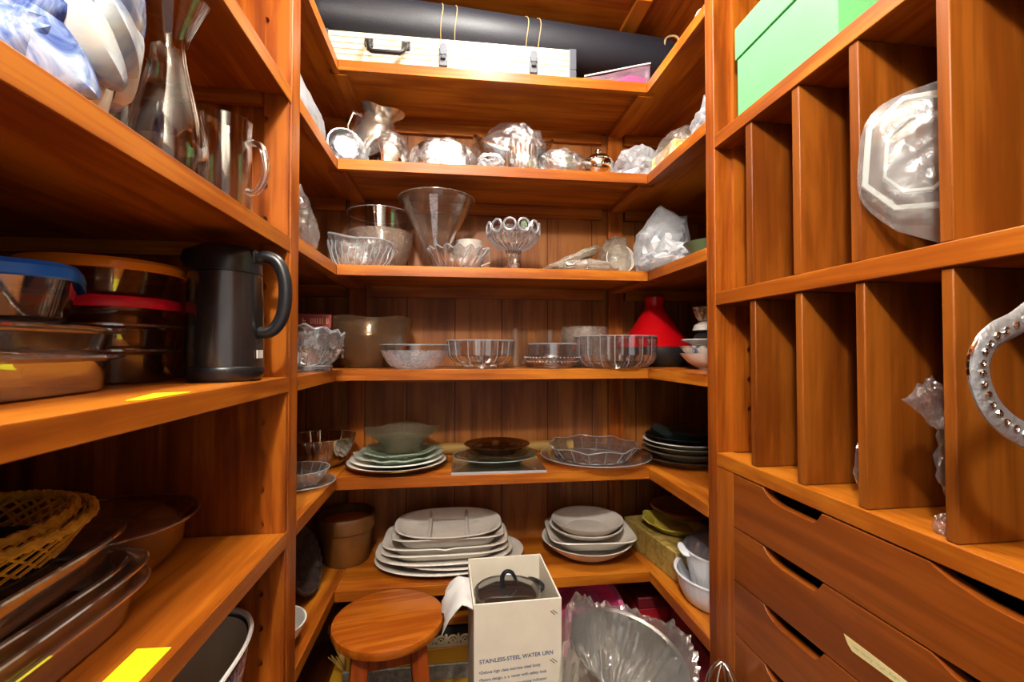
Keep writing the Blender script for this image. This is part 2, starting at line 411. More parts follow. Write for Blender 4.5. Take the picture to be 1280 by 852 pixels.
def crumple(name, mat, rx, ry, rz, seed, amp=.18, freq=3.0, parent=None, loc=(0,0,0), rot=(0,0,0), sub=4, knots=(), flat=True, sharp=None):
    """a crumpled bag or film skin resting on a flat base; knots = (x,y,z,strength) twisted corners pulled out"""
    bm = bmesh.new(); bmesh.ops.create_icosphere(bm, subdivisions=sub, radius=1)
    off = Vector((seed*3.1, seed*1.7, seed*.9))
    vs = []
    for v in bm.verts:
        d = v.co.normalized()
        k = 1 + amp * (noise.noise(d*freq + off) + .6*abs(noise.noise(d*freq*2.3 + off*1.3)) + .5*abs(noise.noise(d*freq*5 + off)) + .25*noise.noise(d*freq*11 + off) - .4)
        q = Vector((d.x*rx*k, d.y*ry*k, d.z*rz*k))
        for (kx, ky, kz, st) in knots:
            kd = Vector((kx/rx, ky/ry, kz/rz)).normalized(); a = max(0, d.dot(kd))
            q = q.lerp(Vector((kx, ky, kz)), st * a**14)
        if flat and q.z < -rz*.55: q.z = -rz*.55
        v.co = q + Vector((0, 0, rz*.55))
    me = bpy.data.meshes.new(name); bm.to_mesh(me); bm.free(); me.materials.append(mat)
    if mat.name.startswith(('clear', 'thin')): me.polygons.foreach_set('use_smooth', [False]*len(me.polygons))
    else: me.polygons.foreach_set('use_smooth', [True]*len(me.polygons)); me.set_sharp_from_angle(angle=R(16))
    o = bpy.data.objects.new(name, me); col.objects.link(o); o.location = (loc[0], loc[1], loc[2] + .0006); o.rotation_euler = rot
    if parent: o.parent = parent
    return o
def text(name, body, size, mat, parent, M, extrude=.0002, bold=0.0):
    cu = bpy.data.curves.new(name, 'FONT'); cu.body = body; cu.size = size; cu.extrude = extrude; cu.offset = bold
    tmp = bpy.data.objects.new('tmp', cu); col.objects.link(tmp); bpy.context.view_layer.update()
    me = bpy.data.meshes.new_from_object(tmp.evaluated_get(bpy.context.evaluated_depsgraph_get()))
    bpy.data.objects.remove(tmp)
    me.materials.clear(); me.materials.append(mat); me.transform(M)
    o = bpy.data.objects.new(name, me); col.objects.link(o); o.parent = parent; return o

# ------------------------------------------------------------------ the room
XL, XR, YB, ZC = -1.0, 1.22, 1.85, 2.74
struct(MB().box(-1.6, 1.8, -1.4, 2.0, -.05, 0).build('floor', floorM, smooth=False))
struct(MB().box(-1.6, 1.8, -1.4, 2.0, ZC, ZC+.05).build('ceiling', plaster, smooth=False))
struct(MB().box(XL-.05, XR+.05, YB, YB+.05, 0, ZC).build('wall_back', woodPanel, smooth=False))
fw = MB().box(XL-.05, -.40, -.40, -.35, 0, ZC).box(.70, XR+.05, -.40, -.35, 0, ZC).box(-.40, .70, -.40, -.35, 2.10, ZC)
struct(fw.build('wall_front', plaster, smooth=False))
struct(MB().box(XL-.05, XL, -.35, YB, 0, ZC).build('wall_left', woodPanelY, smooth=False))
struct(MB().box(XR, XR+.05, -.35, YB, 0, ZC).build('wall_right', woodPanelY, smooth=False))

# ------------------------------------------------------------------ shelving and cabinet
XF, XG = -.37, .66            # front faces of the left and of the right side
YP, YF = 1.085, 1.49          # end panels; front edge of the back shelves
T = .034
E3 = .002

def notch_strip(name, y0, y1, z0, z1, x, depth, parent, pitch=.075, face=-1):
    """vertical shelf strip with half-round notches on its far edge, lying on an end panel"""
    poly = [(x, z0), (x, z1)]
    xe = x - depth; zz = z1 - .03; poly.append((xe, z1))
    while zz > z0 + .03:
        poly += [(xe, zz+.009), (xe+.007, zz+.006), (xe+.009, zz), (xe+.007, zz-.006), (xe, zz-.009)]; zz -= pitch
    poly.append((xe, z0))
    return MB().prism(poly, 'y', y0, y1).build(name, woodZ, parent, smooth=False)

lu = thing('shelf_unit', 'deep built-in wooden shelf unit along the left side holding glassware and a black thermos', 'shelving', (0,0,0))
MB().box(XL+E3, XF, YP, YP+.055, 0, ZC-E3).build('end_panel', woodZ, lu, bevel=.002)
MB().box(XL+E3, XF, -.2, -.17, 0, ZC-E3).build('end_panel', woodZ, lu, bevel=.002)
MB().box(XL+E3, XL+.012, -.17, YP, 0, ZC-E3).build('back_panel', woodPanelY, lu, smooth=False)
notch_strip('notched_strip', YP-.014, YP-.0002, .02, ZC-.02, XF-.002, .052, lu)
left_levels = [.27, .60, .945, 1.289, 1.605, 1.945, 2.275, 2.62]
for z in left_levels:
    s = MB().box(XL+.013, XF-.003, -.168, YP-.0145, z-T+.012, z).box(XF-.003, XF, -.168, YP-.0005, z-T, z).build('shelf', woodY, lu, bevel=.0015)
    MB().box(XL+.02, XF-.055, YP-.03, YP-.0145, z-T-.018, z-T+.0115).build('shelf_cleat', woodX, lu)
    if abs(z - 1.289) < .001:
        MB().prism([(-.388,.596),(-.413,.689),(-.375,.706),(-.373,.606)], 'z', z+.0003, z+.001).build('paper_label', yellowPaper, s, smooth=False)['label'] = 'fluorescent yellow paper label'
    if abs(z - .945) < .001:
        MB().prism([(-.424,.590),(-.425,.682),(-.381,.680),(-.381,.590)], 'z', z+.0003, z+.001).build('paper_label', yellowPaper, s, smooth=False)['label'] = 'fluorescent yellow paper label'

cs = thing('corner_shelving', 'U-shaped wooden pantry shelving wrapping the far end of the closet', 'shelving', (0,0,0))
zs = [.22, .597, .944, 1.286, 1.62, 1.957, 2.275, 2.62]
for z in zs:
    tb = .020
    MB().box(XF+.0005, XG-.0005, YF+.02, YB-E3, z-tb, z).box(XF+.0005, XG-.0005, YF, YF+.02, z-T, z).build('shelf', woodX, cs, bevel=.0012)
    MB().box(XL+.01, XF-.0205, YP+.058, YB-E3, z-tb, z).box(XF-.0205, XF-.0005, YP+.058, YF+.02, z-T, z).box(XF-.0205, XF-.0005, YF+.02, YB-E3, z-tb, z).build('wing_shelf', woodY, cs, bevel=.0012)
    MB().box(XG+.0205, XR-.01, YP+.042, YB-E3, z-tb, z).box(XG+.0005, XG+.0205, YP+.042, YF+.02, z-T, z).box(XG+.0005, XG+.0205, YF+.02, YB-E3, z-tb, z).build('wing_shelf', woodY, cs, bevel=.0012)
    for xc in (XF-.005, XG+.005):
        MB().box(xc-.028, xc+.028, YF+.022, YB-.035, z-T-.004, z-.0205).build('shelf_cleat', woodY, cs)
    for x0, x1 in ((XL+.02, XF-.05), (XF+.05, XG-.05), (XG+.05, XR-.02)):
        MB().box(x0, x1, YB-.022, YB-E3, z-T-.030, z-.0205).build('shelf_cleat', woodX, cs)
for xc in (XF-.005, XG+.005):
    MB().box(xc-.03, xc+.03, YB-.03, YB-E3, 0, ZC-E3).build('upright_strip', woodZ, cs, bevel=.002)

# right cabinet: pigeonholes above drawers
cb = thing('pigeonhole_cabinet', 'built-in wooden cabinet on the right with tray pigeonholes above wide drawers', 'cabinet', (0,0,0))
XB = XR-.015; Y0 = -.2
MB().box(XG, XR-E3, YP, YP+.04, 0, ZC-E3).build('end_panel', woodZ, cb, bevel=.002)
MB().box(XG, XR-E3, Y0-.03, Y0, 0, ZC-E3).build('end_panel', woodZ, cb, bevel=.002)
MB().box(XB, XR-E3, Y0, YP, 0, ZC-E3).build('back_panel', woodPanelY, cb, smooth=False)
# notched strip on the far end panel
zst = MB()
for za, zb in ((1.093,1.464),(1.4965,1.868),(1.902,2.6)):
    poly = [(.705, za), (.705, zb), (.745, zb)]; zz = zb-.04
    while zz > za+.03:
        poly += [(.745, zz+.009), (.738, zz+.006), (.736, zz), (.738, zz-.006), (.745, zz-.009)]; zz -= .075
    poly.append((.745, za)); zst.prism(poly, 'y', YP-.014, YP-.0005)
zst.build('notched_strip', woodZ, cb, smooth=False)
for z, t in ((1.90, .034), (1.496, .034), (1.09, .034), (2.45, .034)):
    MB().box(XG, XB-.0005, Y0+.0005, YP-.0005, z-t, z).build('shelf', woodY, cb, bevel=.002)
upd = [(.943,.965), (.800,.820), (.669,.688), (.529,.547), (.385,.405), (.24,.26), (.09,.11), (-.06,-.04)]
lod = [(.936,.955), (.799,.816), (.664,.681), (.530,.546), (.385,.405), (.24,.26), (.09,.11), (-.06,-.04)]
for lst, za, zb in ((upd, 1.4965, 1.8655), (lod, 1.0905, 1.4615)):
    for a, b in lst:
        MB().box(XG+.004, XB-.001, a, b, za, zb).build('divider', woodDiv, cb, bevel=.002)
# drawers with scooped finger pulls cut in their top edges
MB().box(XG+.001, XG+.022, 1.018, YP-.0005, .02, 1.0555).build('stile', woodZ, cb, bevel=.001)
ztop = [1.0535, .9285, .8035, .6785, .5535, .4285]
def scoop(y_far, y_near, z, d):
    L = y_far - y_near
    return [(y_near, z), (y_near + .012, z - d*.75), (y_near + .022, z - d), (y_far - L*.34, z - d), (y_far - L*.18, z - d*.86), (y_far - L*.07, z - d*.5), (y_far, z)]
for i, zt in enumerate(ztop):
    h = .1225; ya, yb_ = -.19, 1.0165
    poly = [(ya, zt-h), (ya, zt)]
    for yf_, yn_ in ((.565, .19), (.913, .753)):
        poly += scoop(yf_, yn_, zt, .024)
    poly += [(yb_, zt), (yb_, zt-h)]
    d = MB().prism(poly, 'x', XG, XG+.02).build('drawer', woodDrawer, cb, bevel=.0012, smooth=False)
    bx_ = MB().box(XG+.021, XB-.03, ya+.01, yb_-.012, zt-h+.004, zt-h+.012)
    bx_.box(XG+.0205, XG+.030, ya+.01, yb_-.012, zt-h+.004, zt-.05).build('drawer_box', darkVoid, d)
    if i == 0:
        MB().prism([(.19+.02*k, zt-.062+.012*noise.noise(Vector((k*.7,0,0)))) for k in range(18)] + [(.53,zt-.1),(.19,zt-.1)], 'x', XG+.06, XG+.30).build('folded_cloth', drawerStuff, d)['label'] = 'dark cloth inside the drawer'
    if i == 1:
        MB().prism([(.708,.8665),(.700,.8535),(.692,.8475),(.600,.8495),(.594,.8635),(.66,.8655)], 'x', XG-.0008, XG-.0002).build('tape_label', tapeMat, d, smooth=False)['label'] = 'strip of cream masking tape with pencilled writing'
        # faint illegible pencil strokes along the tape
        ink = MB(); random.seed(4)
        for w0, w1 in ((.690,.678),(.674,.652),(.648,.632),(.626,.606)):
            n = int((w0-w1)/.0009); pts = []
            for k in range(n):
                u = w0 - (w0-w1)*k/(n-1)
                pts.append((XG-.0011, u + .0007*sin(k*1.9), .8570 + .0022*sin(k*1.35 + w0*400) + .001*sin(k*.6)))
            ink.tube(pts, .00022, 4)
        ink.build('handwriting', inkGrey, d)
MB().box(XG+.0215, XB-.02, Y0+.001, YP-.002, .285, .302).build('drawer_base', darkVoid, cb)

# ------------------------------------------------------------------ top shelf of the back
Z1, Z2, Z3, Z4, Z5, Z6, Z7 = 2.275, 1.957, 1.62, 1.286, .944, .597, .22
# cream case
xa, xb = wx(399, 1.53), wx(720, 1.53)
case = thing('equipment_case', 'long cream ribbed case with black handle and steel latches lying on the top shelf', 'case', ((xa+xb)/2, 1.53, Z1+.0005))
L = (xb - xa)/2; HC = .118; DC = .17
m = MB()
prof = [(0,0)]
for k in range(6):
    z0 = HC*k/6; z1 = HC*(k+1)/6; g = .002 if k != 2 else .004
    prof += [(0, z0+.0005), (-.0035, z0+g), (-.0035, z1-g), (0, z1-.0005)]
prof += [(DC, HC), (DC, 0)]
m.prism(prof, 'x', -L, L); m.build('case_body', alu, case, bevel=.0, smooth=False)
for s in (-1, 1):
    for z0, z1 in ((0, .044), (.046, HC+.002)):
        MB().box(s*L - (.022 if s > 0 else .003), s*L + (.003 if s > 0 else .022), -.0065, .03, z0, z1).build('case_corner', greyMetal, case, bevel=.002)
lx_ = lambda px: wx(px, 1.525) - (xa+xb)/2
for px in (553, 667):
    la = MB().box(lx_(px)-.014, lx_(px)+.014, -.012, -.003, .022, .062).build('latch', greyMetal, case, bevel=.002)
    MB().prism([(-.011,.058),(.011,.058),(.013,.078),(.009,.094),(0,.099),(-.009,.094),(-.013,.078)], 'y', -.016, -.003).xf(Matrix.Translation((lx_(px),0,0))).build('latch_hasp', greyMetal, la, bevel=.002)
    MB().box(lx_(px)-.008, lx_(px)+.008, -.020, -.0125, .042, .056).build('latch_button', blackMetal, la, bevel=.002)
hd = MB().tube([(lx_(460),-.010,.085),(lx_(459),-.028,.07),(lx_(462),-.045,.036),(lx_(465),-.047,.030),(lx_(500),-.047,.030),(lx_(503),-.045,.036),(lx_(507),-.028,.07),(lx_(506),-.010,.085)], .0075, 8).build('handle', blackPlastic, case)
for px in (459, 506):
    MB().box(lx_(px)-.014, lx_(px)+.014, -.010, -.003, .068, .096).build('handle_mount', blackMetal, hd, bevel=.002)

# black leather tube resting on the case
tl, tr = Vector((-.47, 1.585, 2.4795)), Vector((wx(832, 1.69), 1.69, 2.4795))
ax = (tr - tl); TL = ax.length
tube_t = thing('leather_tube', 'long black leather storage tube with tan stitching lying across the top shelf', 'tube', tuple(tl), (0, math.asin(-ax.z/TL), math.atan2(ax.y, ax.x)))
RT = .083
m = MB().lathe([(0,0),(RT-.004,0),(RT,.004),(RT,TL-.004),(RT-.004,TL),(0,TL)], 48); m.xf(Matrix.Rotation(pi/2, 4, 'Y')).build('tube_body', leather, tube_t)
for d in (.42, .468, .72, .765):
    MB().tube([(d + .004*sin(3*a), (RT+.0007)*cos(a), (RT+.0007)*sin(a)) for a in [2*pi*k/40 for k in range(40)]], .0016, 6, closed=True).build('stitching', tan, tube_t)
for e in (0, 1):
    x0 = TL if e else 0; sg = 1 if e else -1
    MB().tube([(x0 - sg*.012 + .030*cos(a), -RT*.86 - .006*cos(2*a), .034*sin(a) + .03 + .012*cos(a)) for a in [2*pi*k/28 for k in range(28)]], .0045, 6, closed=True).build('end_cord', tan, tube_t)
    MB().lathe([(0,0),(RT*.9,0),(RT*.94,.006),(RT*.8,.014),(0,.014)], 40).xf(Matrix.Translation((x0 - (.0 if e else .014)*1, 0, 0)) @ Matrix.Rotation(pi/2, 4, 'Y')).build('end_cap', blackPlastic, tube_t)

# pink zipped pouch
pz = thing('zip_pouch', 'small clear pinkish zip pouch at the right end of the top shelf', 'pouch', (0, 0, 0))
px0, px1 = wx(729, 1.515), wx(813, 1.515)
pts = [(px0, Z1+.001), (px1, Z1+.001), (px1+.002, Z1+.075), (px1-.05, Z1+.062), (px0+.06, Z1+.022), (px0, Z1+.012)]
MB().prism(pts, 'y', 1.503, 1.535).build('pouch_film', pinkFilm, pz, bevel=.004)
MB().prism([(px0+.12, Z1+.003), (px1-.02, Z1+.003), (px1-.012, Z1+.030), (px0+.17, Z1+.036), (px0+.13, Z1+.02)], 'y', 1.510, 1.528).build('folded_cloth', pinkCloth, pz, bevel=.004)
MB().tube([(px0+.004, 1.502, Z1+.014), (px1-.05, 1.501, Z1+.064), (px1, 1.501, Z1+.077)], .003, 6).build('zipper', ceramicW, pz)

# folded white paper on the right wing
tag(crumple('folded_paper', foilPaper, .04, .05, .03, 8, .15, 2.2, loc=(.715, 1.19, Z1)), 'small white folded paper on the top right wing shelf', 'paper')

# ------------------------------------------------------------------ second shelf: wrapped silver
def fit(pl, pr, pt, Y, z, near=True):
    """centre x, half width and height of a thing spanning columns pl..pr whose top reaches row pt"""
    a, b = wx(pl, Y), wx(pr, Y); x = (a+b)/2; r = (b-a)/2
    return x, r, wz(pt, x, Y) - z

# tall paper-wrapped bundle on the left wing
tag(crumple('wrapped_bundle', bagWhite, .045, .15, .070, 3, .14, 1.8, loc=(-.425, 1.335, Z2), knots=((.0,-.13,.17,.9),(.0,.16,.02,.5))), 'long white paper-wrapped bundle with knotted top leaning on the left wing of the silver shelf', 'bundle')
# silver plate standing wrapped
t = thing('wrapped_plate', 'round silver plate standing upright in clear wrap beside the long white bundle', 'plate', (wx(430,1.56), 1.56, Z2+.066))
plate('plate', plain('dimmed_silver', (120,122,128), .25, 1, bumpn=(80,.6,.004)), .062, .012, parent=t, rot=(R(80), 0, R(30)))  # silver darkened in colour to hold down the lamp's glare
crumple('plastic_wrap', film, .066, .040, .070, 5, .12, parent=t, loc=(0,0,-.0655), flat=True)
# sauce boat
x, r, h = fit(440, 492, 131, 1.66, Z2)
t = thing('gravy_boat', 'tall silver jug with flared lip lying wrapped behind the round silver bowl', 'jug', (x, 1.66, Z2))
MB().lathe(shell([(0,0),(.05,0),(.066,.02),(.075,.055),(.066,.095),(.05,.12),(.047,.135),(.062,.152),(.072,.158)], .003), 48,
   fn=lambda th,rr,z,i: (rr*(1+.35*max(0,cos(th))**3*max(0,(z-.09)/.07)), z + .03*max(0,cos(th))**2*max(0,(z-.1)/.06))).xf(Matrix.Diagonal((h/.185*.64, h/.185*.64, h/.185, 1)) @ Matrix.Translation((-.025,0,.018)) @ Matrix.Rotation(R(16),4,'Y')).build('jug_body', silverWarm, t)
MB().tube([(-.06,0,.13),(-.095,0,.13),(-.105,0,.09),(-.085,0,.05)], .005, 8).xf(Matrix.Diagonal((h/.185*.64, h/.185*.64, h/.185, 1)) @ Matrix.Translation((-.025,0,.018)) @ Matrix.Rotation(R(16),4,'Y')).build('handle', silverWarm, t)
crumple('plastic_wrap', filmClear, .090, .075, h*.62, 11, .10, parent=t)
# round bowl wrapped, mouth down
x, r, h = fit(452, 513, 165, 1.57, Z2)
t = thing('wrapped_bowl', 'shiny round silver bowl upside down in clear wrap at the left of the silver shelf', 'bowl', (x, 1.57, Z2))
MB().lathe([(0,h*.98),(.022,h*.98),(.024,h*.93)]+[(r*.97*sin(a), h*.93*cos(a)) for a in [R(v) for v in (22,35,48,60,72,82,90)]]+[(r,.001),(r*.95,.001),(0,.004)], 48).build('bowl_body', silver, t)
crumple('plastic_wrap', filmClear, r*1.03, r*.98, h*.68, 2, .06, 2.5, parent=t)
# long wrapped loaf-shaped dish
x, r, h = fit(511, 593, 176, 1.56, Z2)
t = thing('wrapped_dish', 'long oblong silver dish in sparkling clear wrap left of centre on the silver shelf', 'dish', (x, 1.56, Z2))
MB().lathe([(0,h*.86),(r*.70,h*.86),(r*.76,h*.8),(r*.92,.008),(r*.96,.002),(r*.9,.002),(0,.004)], 56, sy=.55, n=3.2).build('dish_body', silverChased, t)
crumple('plastic_wrap', film, r*1.0, r*.56, h*.72, 21, .16, 2.6, parent=t, knots=((r*.95,0,h*.5,.4),(-r*.95,-.02,-h*.2,.4)))
# big wrapped oval dish + tumbler
x, r, h = fit(589, 690, 158, 1.66, Z2)
t = thing('wrapped_basket', 'large oval silver basket in clear wrap behind the ribbed tumbler', 'basket', (x, 1.66, Z2))
MB().lathe(shell([(0,.02),(r*.5,.02),(r*.8,h*.4),(r*.98,h*.62),(r*.96,h*.66)], .004), 56, sy=.62, fn=lambda th,rr,z,i: (rr, z*(1+.18*cos(2*th)))).xf(Matrix.Rotation(R(18),4,'X')).build('basket_body', silverChased, t)
MB().tube([(r*.9*cos(a), 0, h*.45 + h*.52*sin(a)) for a in [pi*k/24 for k in range(25)]], .006, 8).build('handle', silverWarm, t)
crumple('plastic_wrap', film, r*1.0, r*.62, h*.68, 31, .14, 2.4, parent=t)
x, r, h = fit(636, 671, 157, 1.55, Z2)
t = thing('wrapped_tumbler', 'silver tumbler with fluted ribs bagged in clear plastic at the centre of the silver shelf', 'tumbler', (x, 1.55, Z2))
MB().lathe(shell([(0,0),(r*.8,0),(r*.9,.01),(r*.95,h*.35),(r*.98,h*.55)], .003), 72, fn=lambda th,rr,z,i: (rr*(1+.035*cos(24*th)) if 1 < i < 7 else rr, z)).build('tumbler_body', silver, t)
crumple('plastic_wrap', film, r*1.12, r*1.1, h*.70, 37, .16, 2.2, parent=t, knots=((0,0,h*.62,.25),))
x, r, h = fit(597, 631, 191, 1.53, Z2)
t = thing('wrapped_saltcellar', 'tiny silver dish bundled in white film in front of the oval basket', 'dish', (x, 1.53, Z2))
bowl('dish_body', silver, r*.8, h*.6, parent=t)
crumple('plastic_wrap', bagWhite, r, r*.8, h*.68, 41, .2, parent=t)
x, r, h = fit(672, 732, 187, 1.555, Z2)
t = thing('wrapped_tray', 'low silver dish bundled in clear plastic between the tumbler and the lidded sugar bowl', 'dish', (x, 1.555, Z2))
bowl('dish_body', silverChased, r*.9, h*.7, .7, parent=t, sy=.8)
crumple('plastic_wrap', film, r*1.02, r*.8, h*.66, 43, .15, parent=t)
# lidded sugar bowl
x, r, h = fit(729, 768, 185, 1.56, Z2)
t = thing('sugar_bowl', 'small round silver sugar bowl with domed knob lid right of centre on the silver shelf', 'bowl', (x, 1.56, Z2))
MB().lathe([(0,0),(r*.5,0),(r*.55,.006),(r*.9,h*.22),(r,h*.38),(r*.93,h*.52),(r*.8,h*.56),(0,h*.56)], 48).build('bowl_body', silver, t)
ld = MB().lathe([(0,h*.562),(r*.84,h*.562),(r*.86,h*.60),(r*.62,h*.74),(r*.3,h*.80),(0,h*.81)], 48).build('lid', silver, t)
MB().lathe([(0,h*.81),(r*.12,h*.82),(r*.10,h*.86),(r*.2,h*.92),(r*.16,h*.98),(0,h)], 24).build('knob', silver, ld)
# white bag
x, r, h = fit(771, 826, 185, 1.57, Z2)
tag(crumple('plastic_bag', bagWhite, r*1.05, r*.9, h*.7, 51, .18, 2.2, loc=(x, 1.57, Z2), knots=((.03,0,h*.5,.4),)), 'crumpled white plastic bag at the right corner of the silver shelf', 'bag')
t = thing('wrapped_box', 'gold and white box in clear film on the right wing of the silver shelf', 'box', (.735, 1.42, Z2))
MB().box(-.055,.05,-.085,.085,0,.055).build('gift_box', patchy('gold_cream_card', (196,160,80), (224,206,150), (236,230,214), 18, .4), t, bevel=.004)
crumple('plastic_wrap', film, .066, .11, .075, 53, .14, 2.4, parent=t)
tag(crumple('wrapped_bundle', bagWhite, .055, .075, .060, 57, .22, 2.4, loc=(.735, 1.215, Z2), knots=((-.03,0,.11,.7),)), 'white tissue bundle with a twisted top beside the right post on the silver shelf', 'bundle')

# ------------------------------------------------------------------ third shelf: crystal and bags
tag(crumple('wrapped_bundle', film, .045, .12, .100, 61, .22, 2.4, loc=(-.425, 1.30, Z3), knots=((.0,.02,.16,.6),)), 'clear-film bundle on the left wing next to the cut glass boat bowl', 'bundle')
# boat-shaped bowl, one end swept up
x, r, h = fit(409, 491, 294, 1.56, Z3)
def boat(th, rr, z, i):
    u = max(0, z/.05); return rr*(1 + .05*abs(cos(9*th + z*40))*min(1,u*2) - .02), z*(1 + .30*max(0,-cos(th))**1.5 - .12*max(0,cos(th))*sin(th+.6))
bo_ = MB().lathe(shell(bowl_outer(r, h*.80, r*.72, .5, 9), .007), 80, sy=.62, fn=boat).build('crystal_bowl', cutGlass, loc=(x,1.565,Z3+.0005), sharp=20)
rim_ring(bo_, r, h*.80, boat, sy=.62, w=.0035)
rib_lines(bo_, bowl_outer(r, h*.80*.8, r*.72, .5, 9)[2:], 26, boat, sy=.62, swirl=.015, w=.0017)
tag(bo_, 'boat-shaped cut crystal bowl with one raised end at the left front of the third shelf', 'bowl')
# large bowl with frosted fruit band
x, r, h = fit(433, 516, 268, 1.72, Z3)
t = thing('patterned_bowl', 'large deep glass bowl with clear rim and frosted pattern behind the boat-shaped bowl', 'bowl', (x, 1.72, Z3+.0005))
def lobes(th, rr, z, i): return rr*(1 + .012*cos(9*th)), z
zc = h*.68
MB().lathe(shell([(0,0),(r*.45,0),(r*.5,.004),(r*.75,h*.2),(r*.93,h*.42),(r*.99,zc)], .005), 72, fn=lobes).build('bowl_body', glassFrost, t)
MB().lathe([(r*.99,zc+.0005),(r,h*.85),(r,h),(r-.004,h),(r-.005,h*.85),(r*.99-.004,zc+.0005)], 72, loop=True).build('clear_rim', glass, t)
rim_ring(t, r, h, w=.0016)
# trumpet vase
x, r, h = fit(497, 593, 250, 1.66, Z3)
t = thing('trumpet_bowl', 'tall conical clear glass bowl flaring to a wide rim on the third shelf', 'bowl', (x, 1.66, Z3+.0005))
MB().lathe(shell([(0,0),(r*.34,0),(r*.36,.004),(r*.14,.012),(r*.12,.03),(r*.17,.05),(r*.46,h*.5),(r*.76,h*.78),(r*.97,h*.95),(r,h)], .0035), 64).build('bowl_body', thin_glass('flared_clear_glass', (.96,.96,.96), milk=.05, milkc=(210,190,170), base=.05, edge=.9, power=1.6), t)
MB().tube([(r*cos(a), r*sin(a), h) for a in [2*pi*k/64 for k in range(64)]], .0022, 6, closed=True).build('rim', thin_glass('highlight_rim_glass', (.95,.95,.95), milk=.25, milkc=(220,205,190), base=.25, edge=.9), t)  # whitish tube paints the rim's highlight so the outline shows
stripeM = thin_glass('faint_etched_glass', (.95,.94,.92), milk=.12, milkc=(200,190,180), base=.06, edge=.5)
for a0 in (-1.62, -2.5, .9):
    q = MB(); vs=[]; 
    for u in [k/10 for k in range(11)]:
        rr = r*(.21+.72*u)+.001; z_ = .052 + (h*.93-.052)*u**1.05
        for e in (-1, 1): a = a0 + e*.11; vs.append((rr*cos(a), rr*sin(a), z_))
    vs2 = [(v[0]*1.015, v[1]*1.015, v[2]) for v in vs]
    n_ = len(vs); fs = []
    for k in range(10):
        fs += [(2*k,2*k+1,2*k+3,2*k+2), (n_+2*k,n_+2*k+2,n_+2*k+3,n_+2*k+1), (2*k,2*k+2,n_+2*k+2,n_+2*k), (2*k+1,n_+2*k+1,n_+2*k+3,2*k+3)]
    fs += [(0,n_,n_+1,1), (n_-2,n_-1,2*n_-1,2*n_-2)]
    q.add(vs+vs2, fs).build('etched_stripe', glassEtch if a0 == -1.62 else stripeM, t)
# shell dish
x, r, h = fit(535, 611, 311, 1.56, Z3)
shf = lambda th,rr,z,i: (rr*(1+.05*cos(16*th)*min(1,z/.02)), z*(1+.08*cos(16*th)))
sd_ = MB().lathe(shell(bowl_outer(r, h, r*.45, .6, 8), .005), 96, sy=.8, fn=shf).build('shell_dish', ribGlass, loc=(x,1.585,Z3+.0005), sharp=12)
rim_ring(sd_, r, h, shf, sy=.8)
rib_lines(sd_, bowl_outer(r, h, r*.45, .6, 8)[2:], 16, shf, sy=.8, swirl=.05)
tag(sd_, 'shallow scalloped crystal dish with swirled ribs below the trumpet-shaped bowl', 'dish')
# small creamer behind the shell dish
x, r, h = fit(566, 612, 302, 1.74, Z3)
t = thing('tea_bowl', 'small grey china cup standing behind the scalloped crystal dish', 'cup', (x-.01, 1.74, Z3+.0005))
bowl('cup_body', ceramicE, r*.75, h, .6, .003, parent=t)
MB().tube([(r*.68,0,h*.8),(r*1.1,0,h*.85),(r*1.15,0,h*.45),(r*.66,0,h*.35)], .004, 8).build('handle', ceramicE, t)
# compote on a stem with ring-scalloped rim
x, r, h = fit(608, 675, 276, 1.57, Z3)
t = thing('compote', 'footed pressed crystal compote with a rim of round loops on the third shelf', 'compote', (x, 1.57, Z3+.0005))
zb = h*.40
MB().lathe([(0,0),(r*.52,0),(r*.53,.004),(r*.3,.012),(r*.18,h*.2),(r*.2,h*.3),(r*.3,zb),(0,zb)], 40, fn=lambda th,rr,z,i: (rr*(1+.06*cos(10*th)*(z>.008)), z)).build('stem', ribGlass, t)
MB().lathe(shell([(0,zb+.0003),(r*.3,zb+.0005),(r*.72,h*.52),(r*.93,h*.66),(r*.98,h*.8)], .005), 80, fn=lambda th,rr,z,i: (rr*(1+.02*cos(20*th)), z)).build('bowl_body', cutGlass, t, sharp=20)
rib_lines(t, [(r*.32,zb+.001),(r*.72,h*.52),(r*.93,h*.66)], 24, w=.0014)
for k in range(12):
    a = 2*pi*(k+.5)/12; cr = r*.215; rr = r*.965
    pts = [(rr*cos(a) - cr*cos(b)*sin(a), rr*sin(a) + cr*cos(b)*cos(a), h*.815 + cr*sin(b)) for b in [2*pi*j/18 for j in range(18)]]
    lp = MB().tube(pts, .0036, 6, closed=True).build('rim_loop', glintEdge, t)
    MB().lathe([(0,-.002),(cr*.55,-.002),(cr*.62,0),(cr*.55,.002),(0,.002)], 16).xf(Matrix.Translation((rr*cos(a), rr*sin(a), h*.815)) @ Matrix.Rotation(a,4,'Z') @ Matrix.Rotation(pi/2,4,'Y')).build('rim_disc', ribGlass, lp)
